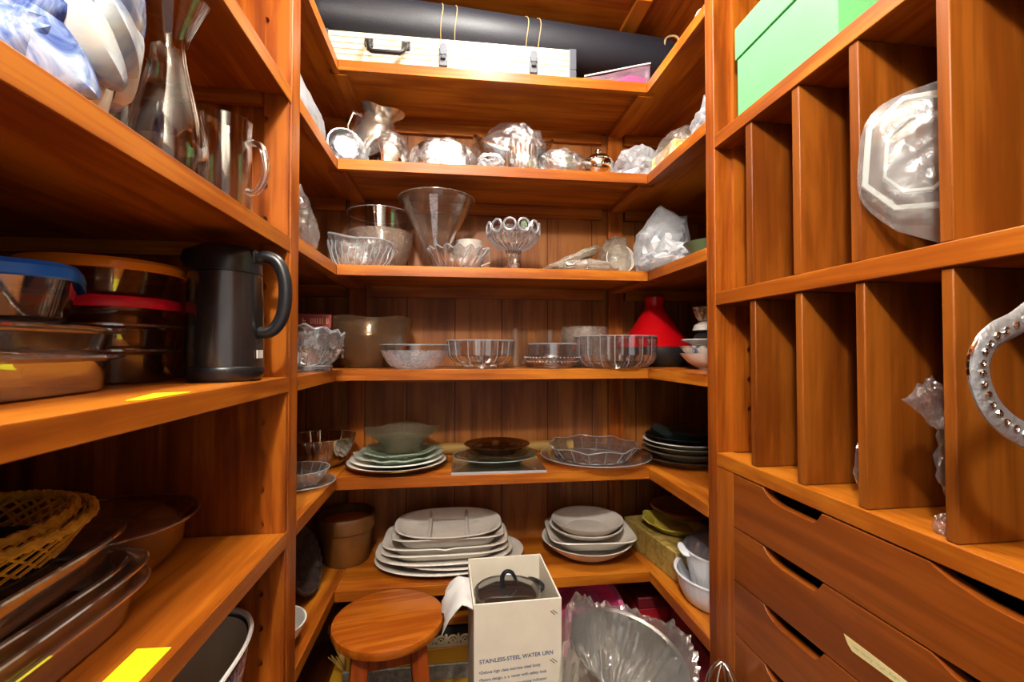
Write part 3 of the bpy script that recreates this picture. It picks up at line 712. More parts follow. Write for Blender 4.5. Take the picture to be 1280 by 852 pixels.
# plastic covered plates
def wrapped_plate(name, label, pl, pr, pt, Y, tilt, seed, mat=bagGrey, yaw=0, film_amp=.10):
    x, r, h = fit(pl, pr, pt, Y, Z3)
    t = thing(name, label, 'plate', (x, Y, Z3))
    plate('plate', ceramicW, r*.86, .014, parent=t, loc=(0,0,.004 + r*.86*abs(sin(tilt))), rot=(0, tilt, yaw), sy=.6)
    crumple('plastic_wrap', mat, r, r*.62, max(.012, h*.42), seed, film_amp, 2.2, parent=t)
    return t
x, r, h = fit(676, 748, 303, 1.66, Z3)
t = thing('wrapped_plate', 'large flat plate in cloudy plastic leaning upward behind the low wrapped plates', 'plate', (x+.01, 1.66, Z3))
M_ = Matrix.Translation((0,0,.055)) @ Matrix.Rotation(R(-24),4,'Y')
MB().lathe(shell(plate_outer(r*1.0,.014), .004), 48, sy=.7).xf(M_).build('plate', ceramicW, t)
m = MB().lathe([(0,-.004),(r*.9,-.004),(r*1.06,.010),(r*1.06,.020),(r*.95,.024),(0,.021)], 64, sy=.72, fn=lambda th,rr,z,i: (rr*(1+.02*sin(7*th)+.015*sin(13*th)), z+.002*sin(9*th))).xf(M_); m.build('plastic_wrap', bagGrey, t)
x, r, h = fit(697, 775, 318, 1.575, Z3)
t = thing('wrapped_plate', 'shallow plate in cloudy plastic lying flat at the front right of the third shelf', 'plate', (x, 1.585, Z3))
plate('plate', ceramicW, r*.85, .016, parent=t, loc=(0,0,.003), sy=.6)
crumple('plastic_wrap', bagGrey, r, r*.66, .034, 72, .12, 2.2, parent=t)
x, r, h = fit(748, 787, 291, 1.70, Z3)
t = thing('wrapped_cup', 'cup lying on its side knotted in cloudy plastic behind the flat wrapped plates', 'cup', (x, 1.70, Z3))
MB().lathe(shell([(0,0),(r*.5,0),(r*.8,.03),(r*.9,.07)], .003), 40).xf(Matrix.Translation((.01,.02,r*.9+.006)) @ Matrix.Rotation(R(80),4,'X') @ Matrix.Rotation(R(20),4,'Z')).build('cup_body', ceramicW, t)
crumple('plastic_wrap', bagGrey, r*1.0, r*1.1, h*.60, 77, .10, 2.2, parent=t, knots=((r*.7,-.02,h*.56,.8),))
# two stuffed white bags
x, r, h = fit(783, 875, 322, 1.50, Z3)
t = thing('plastic_bag', 'front knotted white plastic bag spilling onto the right wing of the third shelf', 'bag', (.715, 1.46, Z3))
crumple('bag_film', bagWhite, .080, .14, .052, 81, .24, 2.6, parent=t, knots=((-.035,-.05,.085,.75),(.05,-.12,.05,.5)))
MB().lathe([(0,.004),(.05,.004),(.055,.02),(.045,.036),(0,.04)], 24, sy=1.6).build('wrapped_content', ceramicW, t)
t = thing('plastic_bag', 'tall white plastic bag holding a boxy dish behind the knotted bag on the third shelf', 'bag', (.765, 1.60, Z3))
crumple('bag_film', bagWhite, .110, .10, .135, 85, .17, 1.9, parent=t, knots=((-.02,-.02,.225,.6),(.10,-.02,.17,.7)))
MB().box(-.06,.06,-.05,.05,.01,.12).build('wrapped_content', ceramicW, t, bevel=.01)
tag(MB().lathe(shell(plate_outer(.085,.048), .004), 40, sy=.9).build('green_dish', plain('dull_green_ceramic', (92,124,92), .4), loc=(.765, 1.27, Z3+.0005)), 'dull green dish beside the right post on the third shelf', 'dish')

# ------------------------------------------------------------------ fourth shelf: glass bowls and tagine
# red boxed book on the left wing
t = thing('boxed_book', 'red lettered box lying on a dark case on the left wing of the fourth shelf', 'box', (-.55, 1.62, Z4+.1335), (0,0,R(14)))
MB().box(-.12,.13,-.09,.10,.0,.048).build('box_body', redBook, t, bevel=.003)
lt = MB(); random.seed(9); xx = -.115
while xx < .115:
    wd = random.choice((.008,.011,.013)); 
    if random.random() < .85:
        lt.box(xx, xx+.0025, -.0912, -.0902, .015, .033)
        if random.random() < .7: lt.box(xx, xx+wd*.8, -.0912, -.0902, *random.choice(((.015,.018),(.030,.033),(.0225,.0255))))
        if random.random() < .6: lt.box(xx+wd*.62, xx+wd*.8, -.0912, -.0902, .015, .033)
    xx += wd + .002
lt.build('cover_lettering', letterM, t, smooth=False)
t2 = thing('storage_case', 'dark case under the red lettered box on the fourth shelf', 'case', (-.55, 1.62, Z4+.0005), (0,0,R(14)))
MB().box(-.13,.12,-.09,.10,0,.130).build('case_body', blackPlastic, t2, bevel=.006)
MB().box(-.131,.121,-.0915,.1015,.094,.100).build('lid_seam', greyMetal, t2, bevel=.001)

# big cut crystal bowl with sawtooth rim, left wing
def saw(r, h):
    def f(th, rr, z, i):
        u = z/h; tri = abs(((th*14/(2*pi)) % 1)*2 - 1)
        return rr*(1 + .02*cos(14*th)*min(1, u*3)), z + (u**6)*(.010*tri - .012*cos(2*th) + .006)
    return f
x, r, h = -.432, .105, .108
t = thing('crystal_bowl', 'large cut crystal bowl with a sawtooth rim beside the left post on the fourth shelf', 'bowl', (x, 1.415, Z4+.0005))
MB().lathe(shell([(0,0),(r*.66,0),(r*.66,h*.16),(r*.60,h*.18),(r*.75,h*.32),(r*.92,h*.6),(r,h)], .009), 112, fn=saw(r,h)).build('bowl_body', cutGlass, t, sharp=20)
rim_ring(t, r, h, saw(r,h), w=.0030, seg=140)
rib_lines(t, [(r*.60,h*.18),(r*.75,h*.32),(r*.92,h*.6)], 28, swirl=.06, w=.0014)
rim_ring(t, r*.665, h*.15, w=.003)
for k in range(7):
    a = 2*pi*k/7 + .3; m = MB()
    for j in range(6):
        b = pi*j/6; L = .026
        rr = r*.93
        m.tube([(rr*cos(a) - e*L*cos(b)*sin(a), rr*sin(a) + e*L*cos(b)*cos(a), h*.58 + e*L*sin(b)) for e in (-1,-.5,0,.5,1)], lambda u: .0028, 5)
    m.build('cut_star', ribGlass, t)
# big brown-tinted glass bowl with a wavy rim
x, r, h = fit(402, 515, 398, 1.69, Z4)
def wavy(th, rr, z, i): u = z/h; return rr*(1 + .015*cos(5*th)*u), z + .0045*cos(5*th + 3.4)*u**5
t = thing('salad_bowl', 'very large tinted glass salad bowl with a wavy rim behind the cut crystal bowl', 'bowl', (x, 1.69, Z4+.0005))
MB().lathe(shell([(0,0),(r*.5,0),(r*.53,.005),(r*.74,h*.25),(r*.88,h*.5),(r*.93,h*.66),(r*.95,h*.70),(r*.95,h*.76),(r*.97,h*.8),(r,h)], .005), 72, sy=.82, fn=wavy).build('bowl_body', thin_glass('taupe_glass', (.80,.70,.58), milk=.26, milkc=(140,112,84), rough=.1), t)
# etched bowl
x, r, h = fit(475, 561, 431, 1.575, Z4)
t = thing('etched_bowl', 'round glass bowl with frosted etching at the left front of the fourth shelf', 'bowl', (x, 1.575, Z4+.0005))
MB().lathe(shell([(0,0),(r*.5,0),(r*.56,.004)]+[(r*(.56+.42*(u**.5)), .004+(h*.72)*u) for u in (.1,.2,.35,.5,.7,.85,1)], .004), 64).build('frosted_band', glassEtch, t)
MB().lathe([(r*.98,h*.74),(r,h),(r-.004,h),(r*.98-.004,h*.74)], 64, loop=True).build('clear_rim', glass, t)
rim_ring(t, r, h, w=.0015)
# faceted bowl with orange glow
x, r, h = fit(559, 643, 426, 1.575, Z4)
fcf = lambda th,rr,z,i: (rr*(1+.045*abs(cos(7*th))*(z>.012)-.02), z)
fb_ = MB().lathe(shell([(0,0),(r*.52,0),(r*.54,.008),(r*.58,.014),(r*.78,h*.22),(r*.95,h*.45),(r,h)], .007), 84, fn=fcf).build('faceted_bowl', ribGlass, loc=(x,1.575,Z4+.0005), sharp=12)
rim_ring(fb_, r, h, fcf)
rib_lines(fb_, [(r*.58,.014),(r*.78,h*.22),(r*.95,h*.45),(r,h*.98)], 14, fcf, phase=pi/14)
tag(fb_, 'clear faceted glass bowl on a thick foot left of centre on the fourth shelf', 'bowl')
# low ribbed dish with beaded band, stacked pair
x, r, h = fit(656, 724, 430, 1.57, Z4)
t = thing('beaded_dish', 'low flared crystal dish with a beaded band at the centre of the fourth shelf', 'dish', (x, 1.57, Z4+.0005))
MB().lathe(shell([(0,0),(r*.66,0),(r*.70,.004),(r*.98,h*.40),(r*.99,h*.5),(r*.90,h*.56),(r*.88,h)], .006), 64).build('dish_body', ribGlass, t)
rim_ring(t, r*.88, h)
m = MB()
for row, (rr, zz) in enumerate(((r*.90,h*.28),(r*1.0,h*.45))):
    for k in range(44):
        a = 2*pi*(k + row*.5)/44; m.lathe([(0,-.0028),(.0026,-.001),(.0026,.001),(0,.0028)], 6, c=(rr*cos(a), rr*sin(a), zz))
m.build('bead_band', glintEdge, t)
# large ribbed straight bowl
x, r, h = fit(719, 815, 421, 1.585, Z4)
rbf = lambda th,rr,z,i: (rr*(1+.055*abs(cos(9*th))-.03), z)
rb_ = MB().lathe(shell([(0,0),(r*.70,0),(r*.78,.006),(r*.92,h*.2),(r*.99,h*.42),(r,h)], .006), 120, fn=rbf).build('ribbed_bowl', ribGlass, loc=(x,1.575,Z4+.0005), sharp=12)
rim_ring(rb_, r, h, rbf)
rib_lines(rb_, [(r*.78,.006),(r*.92,h*.2),(r*.99,h*.42),(r,h*.98)], 18, rbf, phase=pi/18, w=.0018)
tag(rb_, 'wide straight-sided ribbed glass bowl in front of the red tagine', 'bowl')
# glasses behind
for px0, px1, pt, Y, nm, lab, rib in ((628, 660, 411, 1.72, 'straight_glass', 'straight clear glass beaker behind the faceted bowl', 0), (668, 706, 413, 1.73, 'thin_tumbler', 'thin clear glass cylinder behind the low beaded dish', 0), (703, 758, 409, 1.74, 'wide_vase', 'wide clear glass cylinder with a ribbed rim behind the ribbed bowl', 1)):
    x, r, h = fit(px0, px1, pt, Y, Z4)
    tag(MB().lathe(shell([(0,0),(r*.94,0),(r,.006),(r,h*.8),(r*1.0,h)], .004), 56, fn=(lambda th,rr,z,i: (rr*(1+.015*cos(16*th)), z)) if rib else None).build(nm, glassFrost if rib else glassBare, loc=(x,Y,Z4+.0005)), lab, 'glass')
x, r, h = fit(590, 672, 437, 1.70, Z4)
plate_ = plate('glass_plate', glassPlate, .075, .016, loc=(wx(676,1.66),1.655,Z4+.0005)); tag(plate_, 'small clear glass plate behind the beaded dish', 'plate')
# tagine
x, r, h = fit(774, 862, 371, 1.715, Z4)
t = thing('tagine', 'red conical tagine lid on a black cast-iron base at the right of the fourth shelf', 'tagine', (x, 1.715, Z4+.0005))
hb = h*.27
MB().lathe(shell([(0,0),(r*.72,0),(r*.80,.006),(r*.95,hb*.5),(r*1.03,hb*.86),(r*1.03,hb)], .006), 64).build('base', castIron, t)
MB().lathe([(0,hb+.001),(r*.99,hb+.001),(r*1.0,hb+.006),(r*.93,hb+.014),(r*.60,h*.55),(r*.36,h*.76),(r*.255,h*.84),(r*.24,h*.88),(r*.27,h*.985),(r*.24,h),(r*.1,h*.985),(0,h*.98)], 64).build('lid', redEnamel, t)
# china stack on the right wing
bx0, by0 = .838, 1.40
zc = Z4 + .0005
t = thing('china_bowl', 'blue-rimmed white china bowl lowest of the stack beside the right post', 'bowl', (bx0, by0, zc)); bowl('bowl_body', ceramicW, .100, .052, .45, .004, parent=t, footh=.006)
t = thing('china_bowl', 'patterned china bowl nested second in the stack beside the right post', 'bowl', (bx0, by0, zc+.030)); bowl('bowl_body', patternCream, .102, .046, .45, .004, parent=t)
plate_ = plate('china_saucer', ceramicC, .098, .018, loc=(bx0,by0,zc+.078)); tag(plate_, 'cream saucer covering the nested china bowls beside the right post', 'saucer')
t = thing('china_cup', 'dark banded china cup upside down on the saucer of the right stack', 'cup', (bx0+.0, by0, zc+.090)); MB().lathe([(0,.036),(.03,.036),(.05,.024),(.062,.0),(.058,.0),(.046,.02),(0,.03)], 40).build('cup_body', castIron, t)
t = thing('china_cup', 'white china cup second from the top of the right stack', 'cup', (bx0, by0, zc+.127)); MB().lathe([(0,.030),(.034,.030),(.054,.018),(.06,.0),(.056,.0),(.046,.015),(0,.024)], 40).build('cup_body', ceramicW, t)
t = thing('china_cup', 'small brown patterned cup topping the right stack', 'cup', (bx0, by0, zc+.158)); bowl('cup_body', patchy('brown_pattern_glaze', (88,66,46), (150,126,98), (190,176,150), 60), .058, .045, .7, .004, parent=t)

# ------------------------------------------------------------------ fifth shelf: plates and platters
x, r, h = -.46, .118, .105
bbf = lambda th,rr,z,i: (rr*(1+.04*abs(cos(7*th))*min(1,z/.03)), z)
bb_ = MB().lathe(shell(bowl_outer(r, h, r*.45, .5, 9), .005), 96, fn=bbf).build('brown_bowl', glassBrown, loc=(-.465,1.665,Z5+.0005), sharp=20)
rim_ring(bb_, r, h, bbf, mat=glintEdgeB)
rib_lines(bb_, bowl_outer(r, h, r*.45, .5, 9)[2:], 14, bbf, phase=pi/14, mat=glintEdgeB)
tag(bb_, 'brown-tinted ribbed glass bowl in the left corner of the fifth shelf', 'bowl')
t = plate('glass_plate', glassPlate, .098, .014, loc=(-.452,1.43,Z5+.0005)); rim_ring(t, .098, .014, w=.0014)
tag(t, 'clear glass plate beneath the small clear bowl beside the left post', 'plate')
gbf = lambda th,rr,z,i: (rr*(1+.04*abs(cos(8*th))), z)
gb_ = bowl('glass_bowl', glassPlate, .084, .048, .5, .004, loc=(-.458,1.43,Z5+.0055), fn=gbf); rim_ring(gb_, .084, .048, gbf, w=.0014)
rib_lines(gb_, bowl_outer(.084, .048, .042, .55, 9)[2:], 16, gbf, phase=pi/16, w=.0011)
tag(gb_, 'small ribbed clear bowl resting on a glass plate beside the left post', 'bowl')
cx5 = wx(495, 1.64)
def on5(name, label, cat, fnc): 
    o = fnc(); tag(o, label, cat); return o
x, r, h = fit(432, 561, 560, 1.64, Z5)
t = thing('gold_rim_plate', 'large cream plate with gold rim at the bottom of the left plate stack', 'plate', (x, 1.645, Z5+.0005))
plate('plate_body', ceramicC, r*.97, .020, parent=t)
MB().tube([(r*.97*cos(a), r*.97*sin(a), .0205) for a in [2*pi*k/64 for k in range(64)]], .0028, 6, closed=True).build('gold_rim', goldRim, t)
tag(plate('china_plate', ceramicW, r*.90, .018, loc=(x,1.645,Z5+.015)), 'plain white plate second from the bottom of the left plate stack', 'plate')
tag(plate('scalloped_plate', greenPlate, r*.86, .022, loc=(x+.005,1.645,Z5+.026), fn=lambda th,rr,z,i: (rr*(1+.025*cos(12*th)*min(1,z/.015)), z+.003*cos(12*th)*(z>.012))), 'pale green scalloped glass plate third in the left plate stack', 'plate')
tag(plate('leaf_plate', thin_glass('leaf_green_glass', (.92,.95,.92), milk=.55, milkc=(172,186,164), bumpn=(30,.3)), r*.72, .020, loc=(x+.005,1.645,Z5+.039), fn=lambda th,rr,z,i: (rr*(1+.05*cos(5*th)*min(1,z/.015)), z+.004*cos(5*th)*(z>.012))), 'green leaf-patterned glass plate under the grey textured bowl', 'plate')
tag(MB().lathe(shell([(0,0),(.055,0),(.06,.003),(.072,.030),(.095,.055),(.125,.075),(.128,.080)], .004), 72, fn=lambda th,rr,z,i: (rr*(1+.03*cos(3*th+1)*(z>.03)), z+.006*cos(4*th)*(z>.05))).build('textured_bowl', glassTex, loc=(x+.015,1.655,Z5+.049)), 'wide grey textured glass bowl on top of the left plate stack', 'bowl')
# middle stack
xm = wx(622, 1.62)
t = tag(MB().box(-.165,.150,-.105,.10,0,.006).build('glass_tray', glassSmoke, loc=(wx(624,1.60),1.600,Z5+.0005), rot=(0,0,R(-1)), bevel=.002), 'flat rectangular glass tray under the round plates at the centre of the fifth shelf', 'tray')
tag(plate('glass_plate', glassGreen, .150, .026, loc=(xm-.01,1.625,Z5+.0075), t=.004, sy=.8), 'large clear glass plate standing on the rectangular tray', 'plate')
rim_ring([o for o in bpy.data.objects if o.name.startswith('glass_plate')][-1], .150, .026, sy=.8, w=.0015)
tag(plate('glass_plate', glassGreen, .135, .026, loc=(xm+.01,1.625,Z5+.0165), t=.004, sy=.85, fn=lambda th,rr,z,i: (rr*(1+.015*cos(10*th)), z)), 'greenish glass plate second up on the rectangular tray', 'plate')
t_ = MB().box(-.165,.150,-.1065,-.1045,-.0005,.0072).build('highlight_edge', glintEdge, [o for o in bpy.data.objects if o.name == 'glass_tray'][0], smooth=False)  # pale strip painted as the highlight on the tray's front edge
t = thing('amber_dish', 'dark amber divided glass dish on top of the middle stack of plates', 'dish', (xm, 1.64, Z5+.040))
plate('dish_body', thin_glass('amber_glass', (.50,.34,.18), base=.08, edge=.6, milk=.12, milkc=(90,56,24)), .118, .030, parent=t)
for k in range(5):
    a = 2*pi*k/5 + .3
    MB().tube([(.100*cos(a)+.016*cos(b), .100*sin(a)+.016*sin(b), .030) for b in [2*pi*j/16 for j in range(16)]], .003, 6, closed=True).xf(Matrix.Translation((-.028*cos(a), -.028*sin(a), -.012))).build('divider', glassBrown, t)
tag(MB().tube([(-.40,0,0),(-.2,.0,.0),(.3,.0,0)], .022, 12).build('rolled_mat', plain('mustard_roll', (150,116,54), .7, bumpn=(80,.3)), loc=(wx(622,1.80), 1.79, Z5+.023)), 'rolled mustard mat along the back wall behind the glass plates', 'mat')
# right pie dish pair
x, r, h = fit(677, 810, 560, 1.63, Z5)
tag(plate('glass_platter', thin_glass('pinkish_glass', (.93,.89,.87), milk=.08, milkc=(170,150,144), base=.10, edge=.9, power=1.4), r, .022, loc=(x,1.64,Z5+.0005), t=.005), 'round clear platter beneath the flan dish right of centre on the fifth shelf', 'platter')
rim_ring([o for o in bpy.data.objects if o.name == 'glass_platter'][0], r, .022, w=.0018)
x, r, h = fit(687, 793, 528, 1.65, Z5)
flf = lambda th,rr,z,i: (rr*(1+.02*cos(16*th)*(z>.003)), z+.004*cos(8*th)*(z>.04))
fd_ = MB().lathe(shell([(0,0),(r*.74,0),(r*.78,.004),(r*.95,.045),(r*1.0,.05)], .004), 96, fn=flf).build('flan_dish', glassPlate, loc=(x,1.65,Z5+.0065))
rim_ring(fd_, r, .05, flf, w=.0016)
rim_ring(fd_, r*.78, .004, w=.0012)
rib_lines(fd_, [(r*.79,.006),(r*.95,.044)], 16, flf, w=.001)
tag(fd_, 'clear fluted glass flan dish resting on a round platter', 'dish')
# right wing stack
xr_, yr_ = .83, 1.56
for k, (rr, hh, mt, lb, lift) in enumerate(((.165,.030,glassSmoke,'smoky glass platter at the bottom of the right wing stack',0),(.155,.030,glassTex,'textured glass plate second up in the right wing stack',.022),(.152,.026,plain('grey_banded_china', (120,112,96), .3),'grey banded china plate third in the right wing stack',.044),(.150,.024,ceramicC,'cream plate near the top of the right wing stack',.060))):
    tag(plate('stacked_plate', mt, rr, hh, loc=(xr_,yr_,Z5+.0005+lift), t=.004), lb, 'plate')
t = tag(plate('dark_plate', plain('black_glass_plate', (26,28,30), .12), .142, .022, loc=(xr_,yr_,Z5+.078), t=.004), 'dark glossy plate crowning the right wing stack', 'plate')
tag(MB().lathe(shell([(0,0),(.05,0),(.09,.012),(.115,.03)], .0035), 72, fn=lambda th,rr,z,i: (rr*(1+.05*cos(6*th)), z+.009*cos(6*th)*(z>.01))).build('leaf_dish', thin_glass('teal_leaf_glass', (.6,.7,.68), milk=.2, milkc=(90,110,104)), loc=(xr_-.01,yr_-.005,Z5+.088)), 'ruffled grey-green glass dish on the dark top plate of the right wing', 'dish')

# ------------------------------------------------------------------ sixth shelf: platters, pots, casseroles
# brown stoneware crock
x, r, h = .0, .099, .168
t = thing('stoneware_crock', 'brown stoneware crock with a banded rim at the left end of the low shelf', 'crock', (wx(435,1.712), 1.712, Z6+.0005))
MB().lathe(shell([(0,0),(r*.74,0),(r*.78,.005),(r*.86,h*.35),(r*.87,h*.38),(r*.93,h*.68),(r*.99,h*.70),(r*1.03,h*.95),(r*1.0,h)], .009), 48).build('crock_body', terracotta, t)
MB().lathe([(0,h*.80),(r*.88,h*.80),(r*.88,h*.83),(0,h*.84)], 40).build('inner_lid', plain('wood_disc', (186,104,40), .5), t)
t = thing('woven_basket', 'dark round woven basket standing on edge in the left wing of the low shelf', 'basket', (-.50, 1.47, Z6+.099), (R(6), R(70), 0))
m = MB().lathe(shell([(0,0),(.06,0),(.085,.02),(.098,.05)], .005), 48, fn=lambda th,rr,z,i: (rr*(1+.02*cos(24*th)), z)); m.build('basket_body', basketDark, t)
MB().tube([(.098*cos(a), .098*sin(a), .05+.003*sin(24*a)) for a in [2*pi*k/72 for k in range(72)]], .006, 6, closed=True).build('basket_rim', basketDark, t)
tag(bowl('white_dish', ceramicW, .085, .06, .5, .004, loc=(-.462,1.235,Z6+.0005), sy=1.0), 'white bowl partly hidden by the left post on the low shelf', 'bowl')

# platter stack
def tray(name, mat, a, b, h, n, z, x, y, label, yaw=0, t=.005, fn=None, foot=.78):
    m = MB().lathe(shell([(0,0),(foot,0),(foot+.06,h*.3),(.90,h*.75),(.97,h*.97),(1.0,h)], .0), 88)
    pr = [(0,0),(foot,0),(foot+.05,h*.3),(.90,h*.8),(.985,h*.98),(1.0,h),(.99,h+.003),(.965,h+.003),(.885,h*.85+.004),(foot,.3*h*0+t+.001),(0,t)]
    m = MB().lathe(pr, 88, sx=a, sy=b, n=n, fn=fn)
    return tag(m.build(name, mat, loc=(x, y, z), rot=(0,0,yaw)), label, 'platter')
xp = wx(565, 1.66); YPL = 1.665
tray('oval_platter', ceramicC, .262, .165, .022, 2.1, Z6+.0005, xp-.005, YPL, 'oval cream platter at the very bottom of the platter stack', R(2))
tray('oval_platter', ceramicC, .245, .160, .020, 2.1, Z6+.0165, xp+.015, YPL, 'oval cream platter second from the bottom of the platter stack', R(-3))
tray('embossed_platter', ceramicE, .240, .150, .022, 2.6, Z6+.030, xp-.022, YPL-.005, 'embossed oval platter at the middle of the platter stack')
tray('oblong_platter', ceramicC, .222, .128, .024, 4.0, Z6+.046, xp-.020, YPL, 'oblong cream platter below the fluted platter in the stack')
tray('fluted_platter', ceramicC, .218, .128, .030, 4.2, Z6+.062, xp-.018, YPL, 'oblong platter with notched rim under the divided dish', fn=lambda th,rr,z,i: (rr, z - .005*math.exp(-((th-1.5*pi)/.08)**2)*(z>.015)))
tray('square_platter', ceramicE, .195, .125, .034, 6, Z6+.082, xp-.010, YPL+.012, 'deep rectangular platter behind the divided dish near the top of the stack')
t = thing('divided_dish', 'grey-white oval dish with three compartments crowning the platter stack', 'dish', (xp-.010, YPL-.012, Z6+.104), (R(6),0,0))
pr = [(0,0),(.72,0),(.78,.012),(.92,.030),(1.0,.036),(.99,.039),(.96,.039),(.88,.030),(.72,.008),(0,.005)]
MB().lathe(pr, 80, sx=.188, sy=.112, n=2.5).build('dish_body', ceramicE, t)
for sx_ in (-.065, .065):
    MB().tube([(sx_*1.02, -.100, .028), (sx_, -.075, .026), (sx_*.98, 0, .026), (sx_, .075, .026), (sx_*1.02, .100, .029)], .006, 8).build('partition', ceramicE, t)

# bowl stack
xb6 = wx(735, 1.64)
tag(bowl('serving_bowl', ceramicC, .168, .060, .45, .006, loc=(xb6,1.66,Z6+.0005), p=.6), 'wide round cream bowl at the bottom of the bowl stack', 'bowl')
tag(MB().lathe([(0,0),(.55,0),(.62,.004),(.86,.034),(1.0,.048),(.985,.051),(.955,.050),(.82,.036),(.58,.008),(0,.005)], 64, sx=.158, sy=.135, n=5).build('square_dish', ceramicC, loc=(xb6+.008,1.665,Z6+.036), rot=(0,0,R(-4))), 'square-sided cream dish second up in the bowl stack', 'dish')
tag(bowl('shallow_bowl', ceramicC, .136, .034, .55, .005, loc=(xb6-.004,1.66,Z6+.074), p=.6), 'shallow white bowl just under the top bowl of the stack', 'bowl')
tag(bowl('shallow_bowl', ceramicE, .132, .040, .6, .005, loc=(xb6+.0,1.66,Z6+.088), p=.6), 'grey-white shallow bowl on top of the bowl stack', 'bowl')
# floral box with yellow dish
t = thing('floral_box', 'long green floral patterned box in the right corner of the low shelf', 'box', (.80, 1.58, Z6+.0005), (0,0,R(8)))
MB().box(-.11,.12,-.16,.18,0,.095).build('box_body', floral, t, bevel=.004)
tag(MB().lathe(shell(plate_outer(.105,.030), .005), 56, sy=1.2, fn=lambda th,rr,z,i: (rr*(1+.03*cos(9*th)), z+.003*cos(9*th)*(z>.02))).build('yellow_dish', yellowDish, loc=(.80,1.60,Z6+.097), rot=(0,0,R(8))), 'yellow leaf-shaped dish lying on the floral box', 'dish')
tag(MB().lathe(shell(plate_outer(.125,.03), .006), 48, fn=lambda th,rr,z,i: (rr*(1+.012*cos(24*th)), z)).build('wicker_plate', plain('brown_wicker', (140,84,30), .7, bumpn=(120,.6)), loc=(.86,1.63,Z6+.135)), 'brown woven plate on top of the yellow dish in the right corner', 'plate')
# white casseroles on the right wing
def casserole(name, label, x, y, z, r, h, lidded):
    t = thing(name, label, 'casserole', (x, y, z))
    MB().lathe(shell([(0,0),(.80*r,0),(.86*r,.006),(.95*r,h*.5),(r,h*.93),(r*1.03,h*.95),(r*1.03,h)], .005), 120, fn=lambda th,rr,zz,i: (rr*(1+.008*cos(44*th)) if 2 < i < 5 else rr, zz)).build('pot', corning, t)
    for s in (0, 1):
        a = R(165 if lidded else 80) + s*pi; m = MB()
        pts = [(.99*r, -.40*r)] + [((.99 + .19*sin(pi*q/10)**.5)*r, -.40*r*cos(pi*q/10)) for q in range(1, 10)] + [(.99*r, .40*r)]
        m.prism(pts, 'z', h*.88, h*.95).xf(Matrix.Rotation(a, 4, 'Z')).build('handle', corning, t, bevel=.003)
    if lidded:
        ld = MB().lathe(shell([(0,h+.052),(.3*r,h+.050),(.62*r,h+.040),(.86*r,h+.022),(.98*r,h+.004),(1.0*r,h+.0015)], -.004), 64).build('glass_lid', thin_glass('grey_lid_glass', (.82,.82,.84), milk=.22, milkc=(150,152,158), rough=.06, base=.15), t)
        ld['label'] = 'domed clear glass lid'
        MB().lathe([(0,h+.058),(.10*r,h+.058),(.16*r,h+.066),(.2*r,h+.076),(.12*r,h+.082),(0,h+.083)], 32).build('knob', corning, ld)
    return t
casserole('open_casserole', 'lower white casserole dish under the lidded one beside the right post', .812, 1.300, Z6+.0005, .140, .082, False)
casserole('lidded_casserole', 'white fluted casserole with a clear glass lid nested on the lower dish', .822, 1.300, Z6+.040, .120, .110, True)

# ------------------------------------------------------------------ below the low shelf, on the floor
# stool
t = thing('wooden_stool', 'round-topped reddish wooden stool standing on the floor in front of the low shelf', 'stool', (-.178, 1.305, 0), (0,0,R(10)))
ZS = .615; RS = .152
MB().lathe([(0,ZS-.03),(RS-.014,ZS-.03),(RS-.003,ZS-.024),(RS,ZS-.013),(RS-.003,ZS-.004),(RS-.013,ZS),(0,ZS)], 72).build('seat', woodStool, t)
legs = []
for k in range(4):
    a = pi/4 + k*pi/2; top = Vector((.100*cos(a), .100*sin(a), ZS-.0305)); bot = Vector((.175*cos(a), .175*sin(a), 0))
    m = MB(); vs = []
    for P, w_ in ((bot, .017), (top, .022)):
        for dx, dy in ((-1,-1),(1,-1),(1,1),(-1,1)):
            q = Vector((dx*w_, dy*w_)); vs.append((P.x + q.x, P.y + q.y, P.z))
    m.add(vs, [(0,3,2,1),(4,5,6,7),(0,1,5,4),(1,2,6,5),(2,3,7,6),(3,0,4,7)]).build('leg', woodStoolZ, t, bevel=.003)
for k in range(4):
    a = pi/4 + k*pi/2; b = a + pi/2
    for zz, rr, hh, nm in ((ZS-.062, .104, .026, 'apron'), (.30, .138, .014, 'stretcher')):
        p, q = Vector((rr*cos(a), rr*sin(a))), Vector((rr*cos(b), rr*sin(b))); d = (q-p).normalized(); p = p + d*.02; q = q - d*.02; nn = Vector((-d.y, d.x))*.008
        MB().prism([tuple(p+nn), tuple(q+nn), tuple(q-nn), tuple(p-nn)], 'z', zz-hh, zz+hh).build(nm, woodStoolZ, t)

# water urn carton
xbL, xbR = wx(593, 1.175), wx(702, 1.175); BW = xbR - xbL; BH = .700; BD = .262; TW = .005
ub = thing('urn_carton', 'open white cardboard carton printed STAINLESS-STEEL WATER URN standing on the floor', 'carton', ((xbL+xbR)/2, 1.178, 0), (0,0,R(1.5)))
h2 = BW/2
m = MB().box(-h2,h2,0,TW,0,BH).box(-h2,h2,BD-TW,BD,0,BH).box(-h2,-h2+TW,TW,BD-TW,0,BH-.015).box(h2-TW,h2,TW,BD-TW,0,BH).box(-h2+TW,h2-TW,TW,BD-TW,0,TW)
m.build('carton_body', cardW, ub, bevel=.001)
vs = []; random.seed(3)
for i in range(9):
    u = i/8
    for j in range(6):
        v = j/5
        vs.append((-h2 - .002 - .075*v + .006*sin(i*1.3+v*4)*v, .012 + (BD*.62)*u + .012*v, BH - .016 + .028*sin(v*pi)*.8*(1-u*.4) - .075*v*v*(1-.35*u) + .010*noise.noise(Vector((i*.9, j*.9, 2))) + .012*v**4*(-1)**i))
